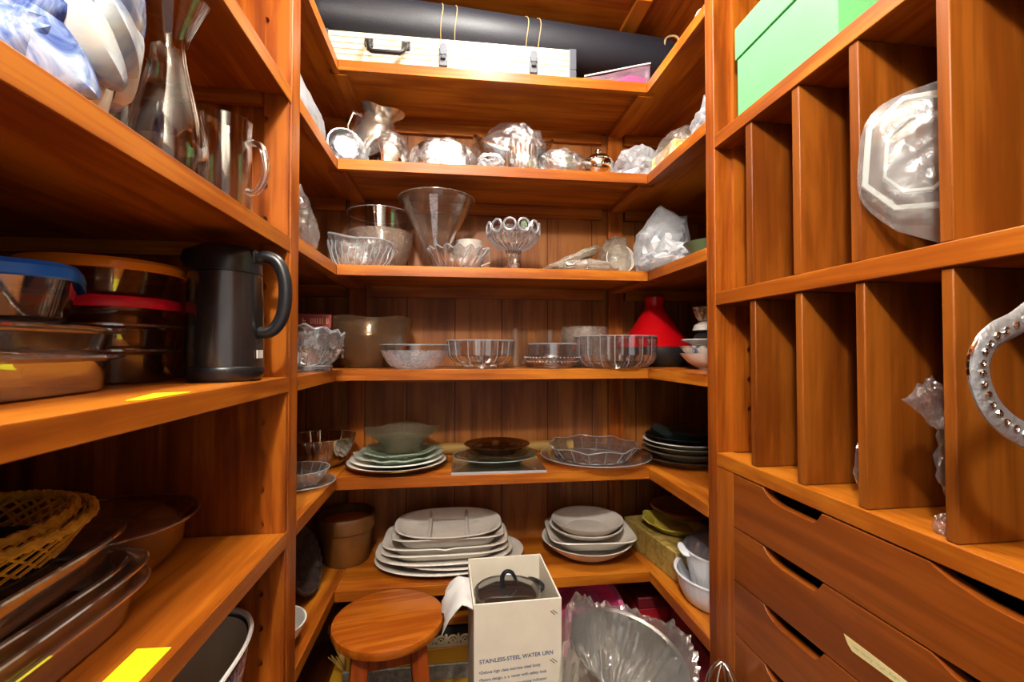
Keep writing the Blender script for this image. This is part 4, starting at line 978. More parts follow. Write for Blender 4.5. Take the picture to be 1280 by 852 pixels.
n1 = len(vs); vs2 = [(a, b, c - .003) for a, b, c in vs]; fs = []
def gi(i, j): return i*6 + j
for i in range(8):
    for j in range(5):
        fs.append((gi(i,j),gi(i+1,j),gi(i+1,j+1),gi(i,j+1))); fs.append((n1+gi(i,j),n1+gi(i,j+1),n1+gi(i+1,j+1),n1+gi(i+1,j)))
for i in range(8): fs += [(gi(i,0),n1+gi(i,0),n1+gi(i+1,0),gi(i+1,0)), (gi(i,5),gi(i+1,5),n1+gi(i+1,5),n1+gi(i,5))]
for j in range(5): fs += [(gi(0,j),gi(0,j+1),n1+gi(0,j+1),n1+gi(0,j)), (gi(8,j),n1+gi(8,j),n1+gi(8,j+1),gi(8,j+1))]
MB().add(vs+vs2, fs).build('torn_flap', cardIn, ub)
def TM(x, z, sh=0.0): return Matrix.Translation((x, -.0004, z)) @ Matrix.Rotation(sh, 4, 'Y') @ Matrix.Rotation(pi/2, 4, 'X')
SL = R(-2.2)
text('carton_title', 'STAINLESS-STEEL WATER URN', .0142, inkBlue, ub, TM(-h2+.014, BH-.150, SL), bold=.00025)['label'] = 'blue title lettering'
for k, (ln, sz) in enumerate((('\u2022Deluxe high class stainless steel body', .0104), ('\u2022Patent design, s. s. cover with safety lock', .0104), ('\u2022High efficient and energy-saving indicator', .0104), (' for heat keep water automatic thermostat', .0104))):
    text('carton_text', ln, sz, inkBlue, ub, TM(-h2+.013, BH-.176 - k*.0185, SL), bold=.0001)
for zz, xs in ((BH-.035, h2-.014), (BH-.160, h2-.015)):
    for dz in (0, .011):
        MB().tube([(xs-.010, -.001, zz+.006-dz*.2+dz*.5), (xs+.002, -.001, zz-.004-dz*.2+dz*.5)], .0009, 5).xf(Matrix.Translation((-dz*.6,0,-dz*.5))).build('staple', inkDark, ub)
# urn inside the carton
un = thing('water_urn', 'stainless steel water urn with a black-knobbed glass lid inside the white carton', 'urn', ((xbL+xbR)/2 - .014, 1.178 + BD*.50, TW+.001))
RU = .090; HU = BH - .052
MB().lathe(shell([(0,0),(RU*.95,0),(RU,.01),(RU,HU-.01),(RU*1.03,HU)], .003), 56).build('urn_body', steel, un)
ld = MB().lathe([(0,HU+.012),(RU*.5,HU+.010),(RU*.92,HU+.002),(RU*1.02,HU+.001),(RU*1.04,HU+.004),(RU*.95,HU+.010),(RU*.5,HU+.018),(0,HU+.020)], 56).build('lid', thin_glass('urn_lid_glass', (.30,.30,.31), milk=.25, milkc=(96,92,88), base=.30, edge=.7, rough=.06), un)
MB().tube(smooth_path([(-.012,0,HU+.018),(-.014,0,HU+.045),(-.004,0,HU+.060),(.012,0,HU+.058),(.022,0,HU+.042),(.026,0,HU+.030)]), lambda u: .0075-.003*u, 8).build('lid_knob', blackPlastic, ld)
MB().tube([((RU*1.03)*cos(a), (RU*1.03)*sin(a), HU+.006) for a in [2*pi*k/56 for k in range(56)]], .003, 6, closed=True).build('steel_rim', steel, ld)
MB().tube(smooth_path([(RU*.98*cos(R(48))+.0, RU*.98*sin(R(48)), HU-.015),(RU*1.20*cos(R(44)), RU*1.2*sin(R(44)), HU-.004),(RU*1.28*cos(R(28)), RU*1.28*sin(R(28)), HU-.004),(RU*1.22*cos(R(14)), RU*1.22*sin(R(14)), HU-.004),(RU*1.0*cos(R(10)), RU*1.0*sin(R(10)), HU-.015)]), .008, 8).build('side_handle', blackPlastic, un)

# gift boxes and books on the lowest shelf behind the stool
xk0, xk1 = wx(415, 1.57), wx(596, 1.57); xm_ = (xk0+xk1)/2
def slab(name, mat, label, cat, x0, x1, y0, y1, z0, z1, bev=.002, yaw=0):
    cx_, cy_ = (x0+x1)/2, (y0+y1)/2
    return tag(MB().box(x0-cx_, x1-cx_, y0-cy_, y1-cy_, 0, z1-z0).build(name, mat, loc=(cx_, cy_, z0), rot=(0,0,yaw), bevel=bev), label, cat)
slab('flat_box', bookTeal, 'teal-edged box lowest of the stack behind the stool', 'box', xk0+.02, xk1+.0, 1.52, 1.76, Z7+.0005, Z7+.030)
slab('flat_box', bookYellow, 'yellow box above the teal one behind the stool', 'box', xk0+.0, xk1+.012, 1.53, 1.75, Z7+.0305, Z7+.052)
slab('hardback_book', bookGrey, 'grey printed book between the yellow boxes behind the stool', 'book', xk0+.05, xk1+.01, 1.525, 1.74, Z7+.0525, Z7+.100)
t = thing('cookie_box', 'mustard yellow box with a white scroll border behind the stool', 'box', (xm_+.03, 1.64, Z7+.1005))
hw = (xk1-xk0)/2 - .03
MB().box(-hw, hw+.03, -.11, .11, 0, .050).build('box_body', bookYellow, t, bevel=.002)
MB().box(-hw+.01, hw+.02, -.10, .10, .0505, .085).build('box_lid', darkVoid, t, bevel=.002)
m = MB(); xx = -hw + .02
while xx < hw + .02:
    m.tube([(xx + .014*cos(a), -.1035, .074 + .011*sin(a)) for a in [2*pi*k/16 for k in range(16)]], .0042, 6, closed=True)
    m.tube([(xx + .006*cos(a)+.0, -.1035, .070 + .006*sin(a)) for a in [2*pi*k/12 for k in range(12)]], .003, 6, closed=True)
    m.tube([(xx + .018, -.1035, .056), (xx + .020, -.1035, .075), (xx + .017, -.1035, .090)], .004, 6)
    xx += .040
m.box(-hw+.005, hw+.025, -.1045, -.1005, .051, .060)
m.build('scroll_border', filiM, t)
slab('wooden_tray', woodX, 'wooden tray board lying on the boxes behind the stool', 'tray', xk0-.01, xk1+.0, 1.575, 1.80, Z7+.1962, Z7+.226, .004)
# straw whisk broom and crate at left
t = thing('straw_broom', 'bundle of dry straw leaning in the dark left corner under the low shelf', 'broom', (-.335, 1.58, Z7+.0005))
random.seed(7); m = MB()
for k in range(34):
    a = random.uniform(-.7,.7); l = random.uniform(.12,.2)
    m.tube([(random.uniform(-.018,.018), random.uniform(-.01,.01), .0), (a*.03, .0, l*.5), (a*.10, random.uniform(-.02,.02), l)], .0015, 4)
m.build('straw', strawM, t)
MB().tube([(.024*cos(a), .016*sin(a), .05) for a in [2*pi*k/16 for k in range(16)]], .003, 6, closed=True).build('binding', tan, t)
t = thing('slatted_crate', 'pale wooden crate on the lowest shelf at the far left under the low shelf', 'crate', (-.455, 1.33, Z7+.0005))
pw = plain('raw_pale_wood', (196,150,92), .6, vary=((160,112,60), 12))
for y in (-.09,.09):
    for k in range(3): MB().box(-.08,.075,y-.005,y+.005,.005+.05*k,.045+.05*k).build('slat', pw, t, bevel=.001)
for x_ in (-.075,.07):
    MB().box(x_-.006,x_+.006,-.0845,.0845,0,.150).build('crate_end', pw, t, bevel=.001)

# pink basin tilted against the red box
t = thing('pink_basin', 'round pink plastic basin leaning upright behind the white carton', 'basin', (wx(722,1.66), 1.63, Z7+.155), (R(48), 0, 0))
MB().lathe(shell([(0,0),(.10,0),(.115,.008),(.140,.06),(.152,.068)], .005), 72, fn=lambda th,rr,z,i: (rr, z)).build('basin_body', pinkM, t)
for rr in (.03,.05,.07,.09):
    MB().tube([(rr*cos(a), rr*sin(a), .0058) for a in [2*pi*k/48 for k in range(48)]], .0012, 5, closed=True).build('rib_ring', pinkM, t)
t = thing('red_box', 'dark red fabric box under the right corner of the low shelf', 'box', (wx(812,1.68), 1.69, Z7+.0005))
MB().box(-.085,.085,-.10,.10,0,.195).build('box_body', redBox, t, bevel=.004)
MB().box(-.089,.089,-.104,.104,.1955,.235).build('lid', plain('wine_red_fabric', (110,10,26), .6), t, bevel=.004)
t = thing('maroon_folder', 'maroon slab leaning under the right wing of the low shelf', 'folder', (.735, 1.38, Z7+.0005), (0,R(6),R(-6)))
MB().box(-.012,.012,-.17,.17,0,.235).build('cover', maroon, t, bevel=.003)
MB().box(-.008,.013,-.165,.165,.004,.230).build('pages', ceramicC, t)

# big steel bowl in a clear bag
pb = thing('steel_pot', 'large steel mixing pot covered in crumpled clear plastic standing on the floor', 'pot', (.455, 1.165, 0))
RP, HP = .152, .560
tilt = Matrix.Translation((0,0,HP)) @ Matrix.Rotation(R(12),4,'Y') @ Matrix.Rotation(R(9),4,'X') @ Matrix.Translation((0,0,-HP))
MB().lathe(shell([(0,.30),(RP*.42,.30),(RP*.66,.32),(RP*.85,.38),(RP*.95,.46),(RP*1.0,HP-.006),(RP*1.04,HP)], .003), 72).xf(tilt).build('pot_body', steel, pb)
MB().lathe([(RP*.50,.0),(RP*.5,.29),(RP*.42,.312),(RP*.38,.312),(RP*.46,.29),(RP*.46,0)], 40, loop=True).build('stand_ring', blackMetal, pb)
# film skirt draped over rim: inner sag + outer crumpled skirt
prof = [(0,.40),(RP*.4,.41),(RP*.7,.46),(RP*.90,.525),(RP*1.02,HP+.008),(RP*1.09,HP+.012),(RP*1.12,HP-.02),(RP*1.10,HP-.08),(RP*1.05,HP-.16),(RP*.98,HP-.22)]
def crinkle(th, rr, z, i):
    a = noise.noise(Vector((cos(th)*3.2, sin(th)*3.2, z*14))); b = noise.noise(Vector((cos(th)*9, sin(th)*9, z*30+4)))
    k = 1 + .07*a + .05*b; pk = .042*max(0, cos(th-R(140)))**10 + .035*max(0, cos(th-R(5)))**8
    return rr*k*(1 + .5*pk*(i in (4,5,6))*2), z + (.030 if i < 4 else .018)*b + .014*a + pk*(1 if i in (4,5) else .35 if i in (3,6) else 0)
fine = []
for (r0,z0),(r1,z1) in zip(prof, prof[1:]):
    for q in range(2): fine.append((r0+(r1-r0)*q/2, z0+(z1-z0)*q/2))
fine.append(prof[-1])
def crinkle2(th, rr, z, i): return crinkle(th, rr, z, i//2)
MB().lathe(fine, 160, fn=crinkle2).xf(tilt).build('plastic_cover', thin_glass('crinkled_bag_film', (.95,.95,.94), milk=.10, milkc=(222,222,218), bumpn=(16,1.0), rough=.09, base=.24, edge=.75), pb, sharp=14)
# whisk loops
t = thing('wire_whisk', 'steel balloon whisk standing loops up beside the right cabinet', 'whisk', (.618, 1.000, 0))
for k in range(5):
    a = pi*k/5; 
    MB().tube([(.012*cos(a)*e, .012*sin(a)*e, .40) if abs(e) == 1 and False else (.042*sin(b)*cos(a), .042*sin(b)*sin(a), .52 - .105*cos(b)*-1 - .0) for e, b in [(0, -2.6 + 5.2*j/24) for j in range(25)]], .0018, 6).build('wire_loop', steel, t)
MB().lathe([(0,0),(.014,0),(.016,.1),(.012,.3),(.014,.42),(.022,.44),(0,.45)], 24).build('handle', blackPlastic, t)

# ------------------------------------------------------------------ left unit, upper shelf
LZ1, LZ2, LZ3, LZ4 = 1.605, 1.289, .945, .60
# ceramic vase with relief leaves
vx, vy, vr = -.478, .535, .108
t = thing('ceramic_vase', 'big ivory ceramic jar with blue relief leaves at the upper left', 'vase', (vx, vy, LZ1+.0005))
MB().lathe(shell([(0,0),(.080,0),(.086,.006),(.094,.05),(.104,.11),(.106,.17),(.098,.22),(.09,.25),(.098,.275)], .006), 64).build('vase_body', vaseBody, t)
def leaf(a, z, L, W, ang, mat, lift=.010, curl=.012, name='relief_leaf'):
    """raised pointed leaf wrapped around the vase wall, centred at azimuth a and height z, pointing along ang"""
    vs = []; nu, nv = 14, 7
    for side in (0, 1):
        for i in range(nu):
            u = i/(nu-1)*2 - 1; wv = W*(1 - abs(u)**2.2)**.8
            for j in range(nv):
                v = j/(nv-1)*2 - 1
                s_, q_ = L*u, wv*v
                du = s_*cos(ang) - q_*sin(ang); dz = s_*sin(ang) + q_*cos(ang)
                zz = z + dz; rb = .094 + .012*math.exp(-((zz-.15)/.08)**2)
                bulge = lift*(1 - v*v)*(1 - u*u)**.5 + curl*u*u*.5 - .003*math.exp(-(v/.16)**2)
                rr = rb + (bulge + .004 if side == 0 else -.001)
                aa = a + du/rb; vs.append((rr*cos(aa), rr*sin(aa), zz))
    n_ = nu*nv; fs = []
    for i in range(nu-1):
        for j in range(nv-1):
            k = i*nv + j; fs.append((k,k+nv,k+nv+1,k+1)); fs.append((n_+k,n_+k+1,n_+k+nv+1,n_+k+nv))
    for i in range(nu-1):
        for j in (0, nv-1): k = i*nv+j; fs.append((k,n_+k,n_+k+nv,k+nv))
    for j in range(nv-1):
        for i in (0, nu-1): k = i*nv+j; fs.append((k,k+1,n_+k+1,n_+k))
    MB().add(vs, fs).build(name, mat, t)
# azimuth 0 = +x (aisle); the camera sees roughly azimuth -70..20 degrees
leaf(R(-6), .070, .050, .026, R(-40), vasePale, .016)
leaf(R(-27), .040, .050, .028, R(-38), vaseBlue)
leaf(R(-52), .036, .048, .028, R(30), vaseBlue)
leaf(R(-26), .130, .050, .030, R(80), vaseBlue)
leaf(R(-44), .075, .050, .028, R(20), vaseBlue)
leaf(R(-62), .120, .055, .030, R(-40), vaseBlue)
leaf(R(14), .098, .052, .024, R(-28), vasePale, .016)
leaf(R(37), .086, .044, .018, R(-62), vasePale, .016)
leaf(R(54), .080, .040, .020, R(-72), vaseBlue, .014)
leaf(R(12), .150, .056, .028, R(-12), vasePale, .012)
leaf(R(40), .142, .050, .026, R(-40), vaseBlue, .014)
leaf(R(-10), .190, .055, .030, R(20), vaseBlue)
for k in range(5): leaf(R(92 + 42*k), .10 + .04*(k % 2), .055, .028, R(-50 + 30*(k % 3)), vaseBlue if k % 2 else vasePale)
# carafe
cx_, cy_ = -.428, .737
t = thing('glass_carafe', 'long-necked clear glass carafe with a flared spout on the upper left shelf', 'carafe', (cx_, cy_, LZ1+.0005))
def spout(th, rr, z, i):
    k = max(0, (z-.205)/.06); s = max(0, cos(th - R(25)))**3
    return rr*(1 + .38*k*s), z + .012*k*cos(th-R(25))
MB().lathe(shell([(0,0),(.046,0),(.051,.006),(.0525,.03),(.051,.055),(.046,.085),(.037,.120),(.029,.152),(.0235,.18),(.0225,.198),(.025,.215),(.031,.24),(.037,.265)], .003), 64, fn=spout).build('carafe_body', glassBare, t)
MB().lathe([(0,.0035),(.043,.0035),(.0445,.03),(.0435,.052),(0,.0525)], 48).build('base_water', thin_glass('thick_base_glass', (.98,.98,.99), base=.05, edge=.5), t)
# pitcher
t = thing('glass_pitcher', 'clear glass water pitcher with loop handle beside the carafe', 'pitcher', (-.418, .890, LZ1+.0005), (0,0,R(-4)))
MB().lathe(shell([(0,0),(.040,0),(.043,.005),(.0435,.05),(.0425,.1),(.0415,.14),(.0425,.166)], .0035), 56, fn=lambda th,rr,z,i: (rr*(1+.16*max(0,cos(th-pi))**5*max(0,(z-.11)/.06)), z + (.020*max(0,-cos(th))*(z/.166)**6))).build('pitcher_body', glassBare, t)
MB().tube(smooth_path([(.040,-.006,.118),(.052,-.008,.122),(.068,-.010,.114),(.077,-.012,.088),(.076,-.012,.058),(.064,-.010,.036),(.050,-.008,.030),(.041,-.006,.034)]), .0062, 10).build('handle', thin_glass('handle_glass', (.94,.95,.95), base=.2, edge=.9), t)
# wide vase with gold rim behind carafe
t = thing('rimmed_vase', 'wide clear glass jar with a thin gold rim behind the carafe', 'vase', (-.60, .80, LZ1+.0005))
MB().lathe(shell([(0,0),(.058,0),(.062,.006),(.068,.08),(.080,.17),(.092,.228)], .0035), 56).build('vase_body', glassBare, t)
MB().tube([(.0915*cos(a), .0915*sin(a), .229) for a in [2*pi*k/56 for k in range(56)]], .0014, 6, closed=True).build('gold_rim', goldRim, t)
t = thing('blue_based_tumbler', 'clear tumbler with a cobalt blue base between the ceramic vase and carafe', 'glass', (-.500, .700, LZ1+.0005))
MB().lathe(shell([(0,.028),(.034,.028),(.036,.04),(.037,.105)], .003), 40).build('tumbler_body', glassBare, t)
MB().lathe([(0,0),(.034,0),(.036,.006),(.035,.026),(0,.0275)], 40).build('tinted_base', blueGl, t)

# ------------------------------------------------------------------ left unit, thermos shelf
t = thing('thermos_jug', 'black insulated thermos jug with a curved handle on the left middle shelf', 'thermos', (-.447, .960, LZ2+.0005))
MB().lathe([(0,0),(.060,0),(.0655,.006),(.068,.018),(.068,.026),(.0665,.028)], 64).build('base_ring', blackPlastic, t)
MB().lathe([(0,.0285),(.0665,.0285),(.067,.06),(.0655,.14),(.063,.208),(0,.208)], 64).build('body', blackGloss, t)
MB().lathe([(0,.209),(.0635,.209),(.0625,.235),(.058,.252),(.046,.262),(.02,.267),(0,.268)], 64, fn=lambda th,rr,z,i: (rr*(1+.28*max(0,cos(th-R(185)))**7*(z<.262)*(z>.22)), z)).build('lid', blackPlastic, t)
MB().box(.030,.064,-.016,.016,.228,.256).xf(Matrix.Rotation(R(-6),4,'Z')).build('lid_lever', blackPlastic, t, bevel=.004)
MB().tube(smooth_path([(.056,-.006,.240),(.075,-.006,.245),(.096,-.005,.235),(.109,-.004,.205),(.112,-.004,.165),(.107,-.004,.130),(.094,-.005,.104),(.078,-.006,.094),(.062,-.006,.096)]), lambda u: .0085+.002*sin(u*pi), 10, flat=1.25).build('handle', blackPlastic, t)
MB().box(.0655,.0670,-.020,.006,.044,.060).build('maker_label', ceramicW, t).__setitem__('label', 'tiny pale sticker on the base')
# glass food containers
def food_box(name, label, x, y, z, a, b, h, n, glassm, lidm, yaw=0):
    t = thing(name, label, 'container', (x, y, z), (0,0,yaw))
    pr = [(0,0),(.80,0),(.86,.05*h),(.97,.9*h),(1.0,h),(.97,h),(.94,.9*h),(.83,.07*h),(0,.05*h)]
    MB().lathe(pr, 72, sx=a, sy=b, n=n).build('glass_base', glassm, t)
    if lidm: MB().lathe([(0,h*.999+.001),(1.0,h+.001),(1.045,h-.008),(1.06,h-.006),(1.06,h+.006),(1.02,h+.012),(.9,h+.010),(0,h+.010)], 72, sx=a, sy=b, n=n).build('lid', lidm, t)
    return t
def baking_dish(name, label, x, y, z, a, b, h, yaw=0, n=4.5, mat=None):
    t = thing(name, label, 'baking dish', (x, y, z), (0,0,yaw))
    pr = [(0,0),(.80,0),(.86,.06*h),(.92,.86*h),(1.0,.93*h),(1.015,h),(.99,h*1.02),(.91,.96*h),(.885,.9*h),(.83,.1*h),(0,.07*h)]
    MB().lathe(pr, 88, sx=a, sy=b, n=n).build('dish_body', mat or glassPyrex, t)
    oval_ring(t, a*1.0, b*1.0, n, h*.985, .0032, glassEdgeS)
    for s in (-1, 1):
        MB().prism([(-.34*a, s*b*1.0), (.34*a, s*b*1.0), (.26*a, s*b*1.08), (-.26*a, s*b*1.08)], 'z', h*.90, h*.98).build('end_handle', mat or glassPyrex, t, bevel=.002)
    return t
sx_, sy_ = -.615, .63
baking_dish('glass_baking_dish', 'square glass baking dish at the bottom of the front stack left of the thermos', sx_, sy_, LZ2+.0005, .135, .160, .052, R(4))
baking_dish('glass_baking_dish', 'glass baking dish in the middle of the stack under the blue-lidded container', sx_, sy_, LZ2+.042, .135, .160, .048, R(2))
food_box('lidded_container', 'square glass container with a blue plastic lid on the left middle shelf', sx_+.005, sy_+.02, LZ2+.098, .105, .118, .056, 5, glassPyrex, lidBlue, R(34))
rx_, ry_ = -.652, .945
baking_dish('glass_casserole', 'round glass casserole at the bottom of the round stack beside the thermos', rx_, ry_, LZ2+.0005, .122, .112, .060, n=2.2, mat=glassBrown)
baking_dish('glass_casserole', 'brownish glass casserole below the red-lidded bowl beside the thermos', rx_, ry_, LZ2+.050, .122, .112, .055, n=2.2, mat=glassBrown)
food_box('lidded_container', 'round glass bowl with a red plastic lid under the orange-lidded one', rx_, ry_, LZ2+.1065, .116, .112, .036, 2, glassBrown, lidRed)
food_box('lidded_container', 'round glass bowl with an orange plastic lid at the back of the left middle shelf', rx_, ry_, LZ2+.156, .120, .116, .052, 2, glassBrown, lidOrange)

# ------------------------------------------------------------------ left unit, basket shelf
bx_, by_ = -.585, .615
Zs = LZ3 + .0005
baking_dish('oblong_baking_dish', 'oblong glass baking dish at the bottom of the stack under the basket', bx_, by_+.01, Zs, .125, .195, .055)
baking_dish('oblong_baking_dish', 'oblong glass baking dish second up in the stack under the basket', bx_-.004, by_+.015, Zs+.026, .125, .195, .052, R(1))
baking_dish('oblong_baking_dish', 'oblong glass baking dish nested third in the stack under the basket', bx_-.012, by_-.005, Zs+.040, .120, .185, .050, R(-1))
baking_dish('oblong_baking_dish', 'topmost glass baking dish directly under the wicker basket', bx_-.012, by_+.0, Zs+.085, .120, .180, .052, R(3))
# wicker basket: woven diagonal strips
def wicker_basket(name, label, x, y, z, r, h, rot=(0,0,0), sc=1.0):
    t = thing(name, label, 'basket', (x, y, z), rot)
    m = MB(); n = 34
    for dirn in (1, -1):
        for k in range(n):
            a0 = 2*pi*k/n; pts = []
            for j in range(7):
                u = j/6; a = a0 + dirn*.42*u; rr = r*(.80+.19*u) + dirn*.0012
                pts.append((rr*cos(a), rr*sin(a), .006 + (h-.008)*u))
            m.tube(pts, .0020, 4, flat=1.0)
    m.build('woven_side', wicker, t)
    m = MB()
    for k in range(2):
        m.tube([(r*(1.0-.012*k)*cos(a), r*(1.0-.012*k)*sin(a), h + .003*sin(40*a + k*pi)) for a in [2*pi*j/120 for j in range(120)]], .0045, 6, closed=True)
    m.build('braided_rim', wicker, t)
    m = MB()
    for k in range(-11, 12):
        c = k*.068*r; l = math.sqrt(max(0, (.80*r)**2 - c*c))
        m.tube([(c, -l, .003), (c, 0, .005 if k % 2 else .002), (c, l, .003)], .003, 4)
        m.tube([(-l, c, .003), (0, c, .002 if k % 2 else .005), (l, c, .003)], .003, 4)
    m.lathe([(0,.0),(.80*r,.0),(.82*r,.004),(.80*r,.002),(0,.001)], 48)
    m.build('woven_base', basketDark, t)
    return t
wicker_basket('wicker_basket', 'round yellow wicker basket resting on the glass baking dishes', bx_-.020, by_-.01, Zs+.139, .150, .046, (R(2), R(-2), 0))
wicker_basket('wicker_basket', 'darker wicker basket nested inside the yellow one at the lower left', bx_-.026, by_-.006, Zs+.152, .134, .040, (R(2), R(-2), 0))
# rear bowl with inverted lid
t = thing('mixing_bowl', 'large brown-tinted glass bowl holding a clear lid at the back of the basket shelf', 'bowl', (-.635, .915, Zs))
MB().lathe(shell([(0,0),(.085,0),(.092,.005),(.125,.045),(.140,.085),(.150,.093),(.152,.097)], .004), 64).build('bowl_body', glassBrown, t)
rim_ring(t, .151, .096, w=.003, mat=glassEdgeS)
MB().lathe(shell([(0,.118),(.05,.115),(.09,.105),(.112,.09),(.118,.084)], -.004), 56).build('glass_lid', glassPyrex, t)

# ------------------------------------------------------------------ left unit, low shelf
t = thing('oval_planter', 'deep cream-lined oval dish with white rim and dark leaf pattern on the low left shelf', 'dish', (-.512, .850, LZ4+.0005))
A_, B_, H_ = .127, .222, .192
MB().lathe([(0,0),(.74,0),(.80,.012),(.90,H_*.6),(.955,H_-.022),(.925,H_-.022),(.86,H_*.6),(.77,.016),(0,.010)], 88, sx=A_, sy=B_, n=2.6).build('dish_body', patternDish, t)
MB().lathe([(.957,H_-.0215),(.975,H_-.012),(.975,H_-.010),(.945,H_-.010),(.925,H_-.0215)], 88, sx=A_, sy=B_, n=2.6, loop=True).build('navy_band', navyRim, t)
MB().lathe([(.950,H_-.0095),(.98,H_-.0095),(1.0,H_-.004),(.99,H_),(.955,H_),(.935,H_-.004)], 88, sx=A_, sy=B_, n=2.6, loop=True).build('white_rim', ceramicW, t)
MB().lathe([(.9235,H_-.012),(.859,H_*.6),(.769,.0175),(0,.0115),(0,.0105),(.769,.0165),(.8595,H_*.6),(.924,H_-.012)], 88, sx=A_, sy=B_, n=2.6).build('inner_glaze', dishIn, t)

# ------------------------------------------------------------------ right cabinet contents
t = thing('green_box', 'pale green cardboard storage box with lid on top of the right cabinet', 'box', (0,0,0))
gx, gy0, gy1 = .690, .735, 1.030
MB().box(gx, gx+.30, gy0, gy1, 1.9005, 2.062).build('box_body', greenBox, t, bevel=.001)
MB().box(gx-.004, gx+.304, gy0-.004, gy1+.004, 2.064, 2.142).build('box_lid', greenBox, t, bevel=.0015)
MB().box(gx-.0015, gx+.3015, gy0-.0015, gy1+.0015, 1.9005, 1.906).build('shaded_base_lip', greenShade, t)  # bottom lip with its shade put into the colour

# octagonal glass dish wrapped upright in the pigeonhole
t = thing('octagonal_dish', 'octagonal white-rimmed glass dish in cling film standing in an upper pigeonhole', 'dish', (.712, .612, 1.652), (0, R(4), R(-41)))
def octo(w_, h_, c=.30): return [(-w_, -h_+c*w_*2), (-w_+c*w_*2, -h_), (w_-c*w_*2, -h_), (w_, -h_+c*w_*2), (w_, h_-c*w_*2), (w_-c*w_*2, h_), (-w_+c*w_*2, h_), (-w_, h_-c*w_*2)]
def frame(outer, inner, y0, y1, y2=None):
    n_ = len(outer); y2 = y1 if y2 is None else y2
    vs = [(x_, y0, z_) for x_, z_ in outer] + [(x_, y0, z_) for x_, z_ in inner] + [(x_, y1, z_) for x_, z_ in outer] + [(x_, y2, z_) for x_, z_ in inner]
    fs = []
    for i in range(n_):
        j = (i+1) % n_
        fs += [(i,j,n_+j,n_+i), (2*n_+i,3*n_+i,3*n_+j,2*n_+j), (i,2*n_+i,2*n_+j,j), (n_+i,n_+j,3*n_+j,3*n_+i)]
    return MB().add(vs, fs)
rimM = thin_glass('white_edged_glass', (.95,.95,.95), milk=.62, milkc=(226,232,228), rough=.15)
frame(octo(.070,.088), octo(.062,.080), -.016, -.006).build('rim', rimM, t, bevel=.001)
frame(octo(.044,.060), octo(.039,.054), -.006, .004).build('inner_rim', rimM, t, bevel=.001)
frame(octo(.062,.080), octo(.044,.060), -.012, -.008, -.001).build('dish_wall', glassBare, t)
MB().prism(octo(.043,.058), 'y', .001, .004).build('dish_base', glassPlate, t)
vs = []; fs = []; nu, nv = 26, 20
# stretched film skin, front and back
for side in (-1, 1):
    for i in range(nu):
        a = 2*pi*i/nu
        for j in range(nv):
            u = j/(nv-1)
            ex = .077*(abs(cos(a))**(2/3.2))*(1 if cos(a) >= 0 else -1); ez = .096*(abs(sin(a))**(2/3.2))*(1 if sin(a) >= 0 else -1)
            if sin(a) < 0: ez -= .055*max(0, cos(a-R(300)))**4
            else: ez += .030*max(0, cos(a-R(55)))**6; 
            y = side*(.020*(1-u**6)) + .0035*noise.noise(Vector((ex*u*60, ez*u*60, side*3)))*(1-u**8)
            vs.append((ex*u, y, ez*u))
for s in (0, 1):
    o_ = s*nu*nv
    for i in range(nu):
        i2 = (i+1) % nu
        for j in range(nv-1): fs.append((o_+i*nv+j, o_+i*nv+j+1, o_+i2*nv+j+1, o_+i2*nv+j))
MB().add(vs, fs).build('cling_film', cling, t, sharp=14)

def upright_pack(name, label, x, y, z0, w_, h_, mat_in, seed, yaw=0, lean=0, inner='plate'):
    t = thing(name, label, 'plate', (x, y, z0), (0, lean, yaw))
    MB().lathe(shell([(0,0),(w_*.6,0),(w_*.9,.008),(w_,.010)], .004), 48, sy=h_/w_).xf(Matrix.Translation((0,0,h_+.002)) @ Matrix.Rotation(pi/2,4,'X')).build(inner, mat_in, t)
    crumple('plastic_wrap', film, w_*1.12, .016, h_*1.0, seed, .16, 3, parent=t, loc=(0,.0,h_*.45), flat=False)
    return t
upright_pack('bagged_plate', 'bagged olive plate with a plastic corner poking from a lower pigeonhole', .800, .585, 1.0905, .10, .105, plain('olive_plate', (120,104,40), .4), 91, R(4))
tag(crumple('wrap_scrap', film, .024, .014, .045, 93, .28, 3, loc=(.700, .572, 1.245), rot=(0,R(-30),0), knots=((-.050,0,.045,.9),)), 'pointed twist of clear plastic beside the olive plate', 'wrap')
tag(crumple('wrap_ball', film, .016, .013, .018, 94, .25, 3, loc=(.690, .566, 1.0905)), 'small ball of clear plastic on the floor of the olive plate pigeonhole', 'wrap')
upright_pack('bagged_plate', 'narrow clear-bagged plate leaning in the third lower pigeonhole', .706, .700, 1.0905, .036, .075, plain('tan_plate', (170,120,70), .4), 95, R(2), R(10))

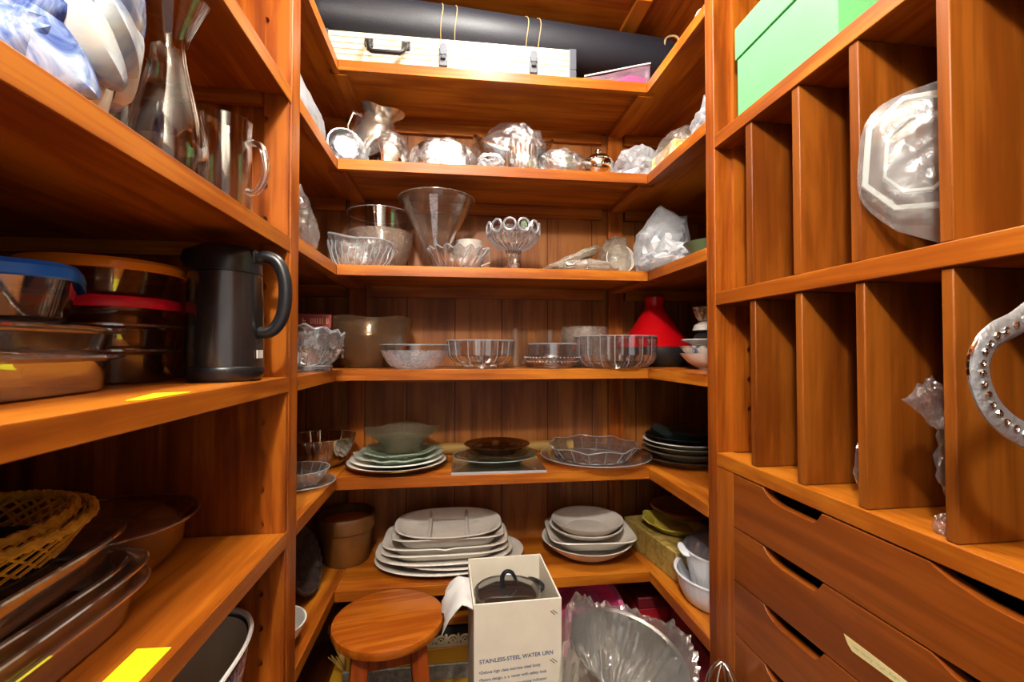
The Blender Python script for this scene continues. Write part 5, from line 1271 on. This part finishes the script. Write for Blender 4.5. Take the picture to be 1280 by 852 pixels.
# silver tray with an ornate handle
t = thing('silver_tray', 'engraved silver serving tray with a looped handle sticking out of the nearest lower pigeonhole', 'tray', (0,0,0))
YT = .432
def hp(px, py): x_ = wx(px, YT); return (x_, wz(py, x_, YT))
path = [hp(1292,386), hp(1268,404), hp(1243,417), hp(1226,436), hp(1220,462), hp(1225,488), hp(1237,512), hp(1256,531), hp(1280,546), hp(1296,556)]
pts = [(a, YT, b) for a, b in path]
# smooth resample
cat = smooth_path
sp = cat(pts)
hdl = MB().tube([p + Vector((.002,0,0)) for p in sp], .0135, 14, flat=.38, up=(0,1,0)).build('handle', silverOrn, t)
MB().tube([p + Vector((-.0095,0,.003)) for p in sp], .0026, 8).build('handle_edge', silver, hdl)
random.seed(12); m = MB()
for k in range(4, len(sp)-4, 3):
    p = sp[k]; rr = .0042
    m.tube([(p.x + rr*(1-q/14)*cos(q*.9+k), YT-.0058, p.z + rr*(1-q/14)*sin(q*.9+k)) for q in range(12)], .0011, 5)
m.build('scrollwork', silver, hdl)
xt = hp(1292,470)[0] + .075; zt_ = 1.316
MB().lathe(shell([(0,0),(.13,0),(.15,.006),(.165,.016),(.172,.018)], .003), 72, sy=1.28).xf(Matrix.Translation((xt+.17, YT+.012, zt_)) @ Matrix.Rotation(pi/2,4,'X') @ Matrix.Rotation(pi/2,4,'Z')).build('tray_body', silverOrn, t)

# ------------------------------------------------------------------ groups of like things
for base, grp in dict(oval_platter='cream platters stacked on the low shelf', shallow_bowl='bowls stacked on the low shelf', china_cup='cups stacked beside the right post',
        china_bowl='china bowls stacked beside the right post', stacked_plate='plates stacked on the right wing', glass_baking_dish='square baking dishes under the blue-lidded container',
        glass_casserole='round casseroles beside the thermos', lidded_container='glass containers with coloured lids', oblong_baking_dish='oblong baking dishes under the basket',
        wicker_basket='nested wicker baskets', plastic_bag='white plastic bags', wrapped_bundle='wrapped bundles on the wings', flat_box='boxes stacked behind the stool',
        bagged_plate='bagged plates in the pigeonholes', wrapped_plate='wrapped plates').items():
    for o in bpy.data.objects:
        if o.parent is None and o.name.split('.')[0] == base: o['group'] = grp
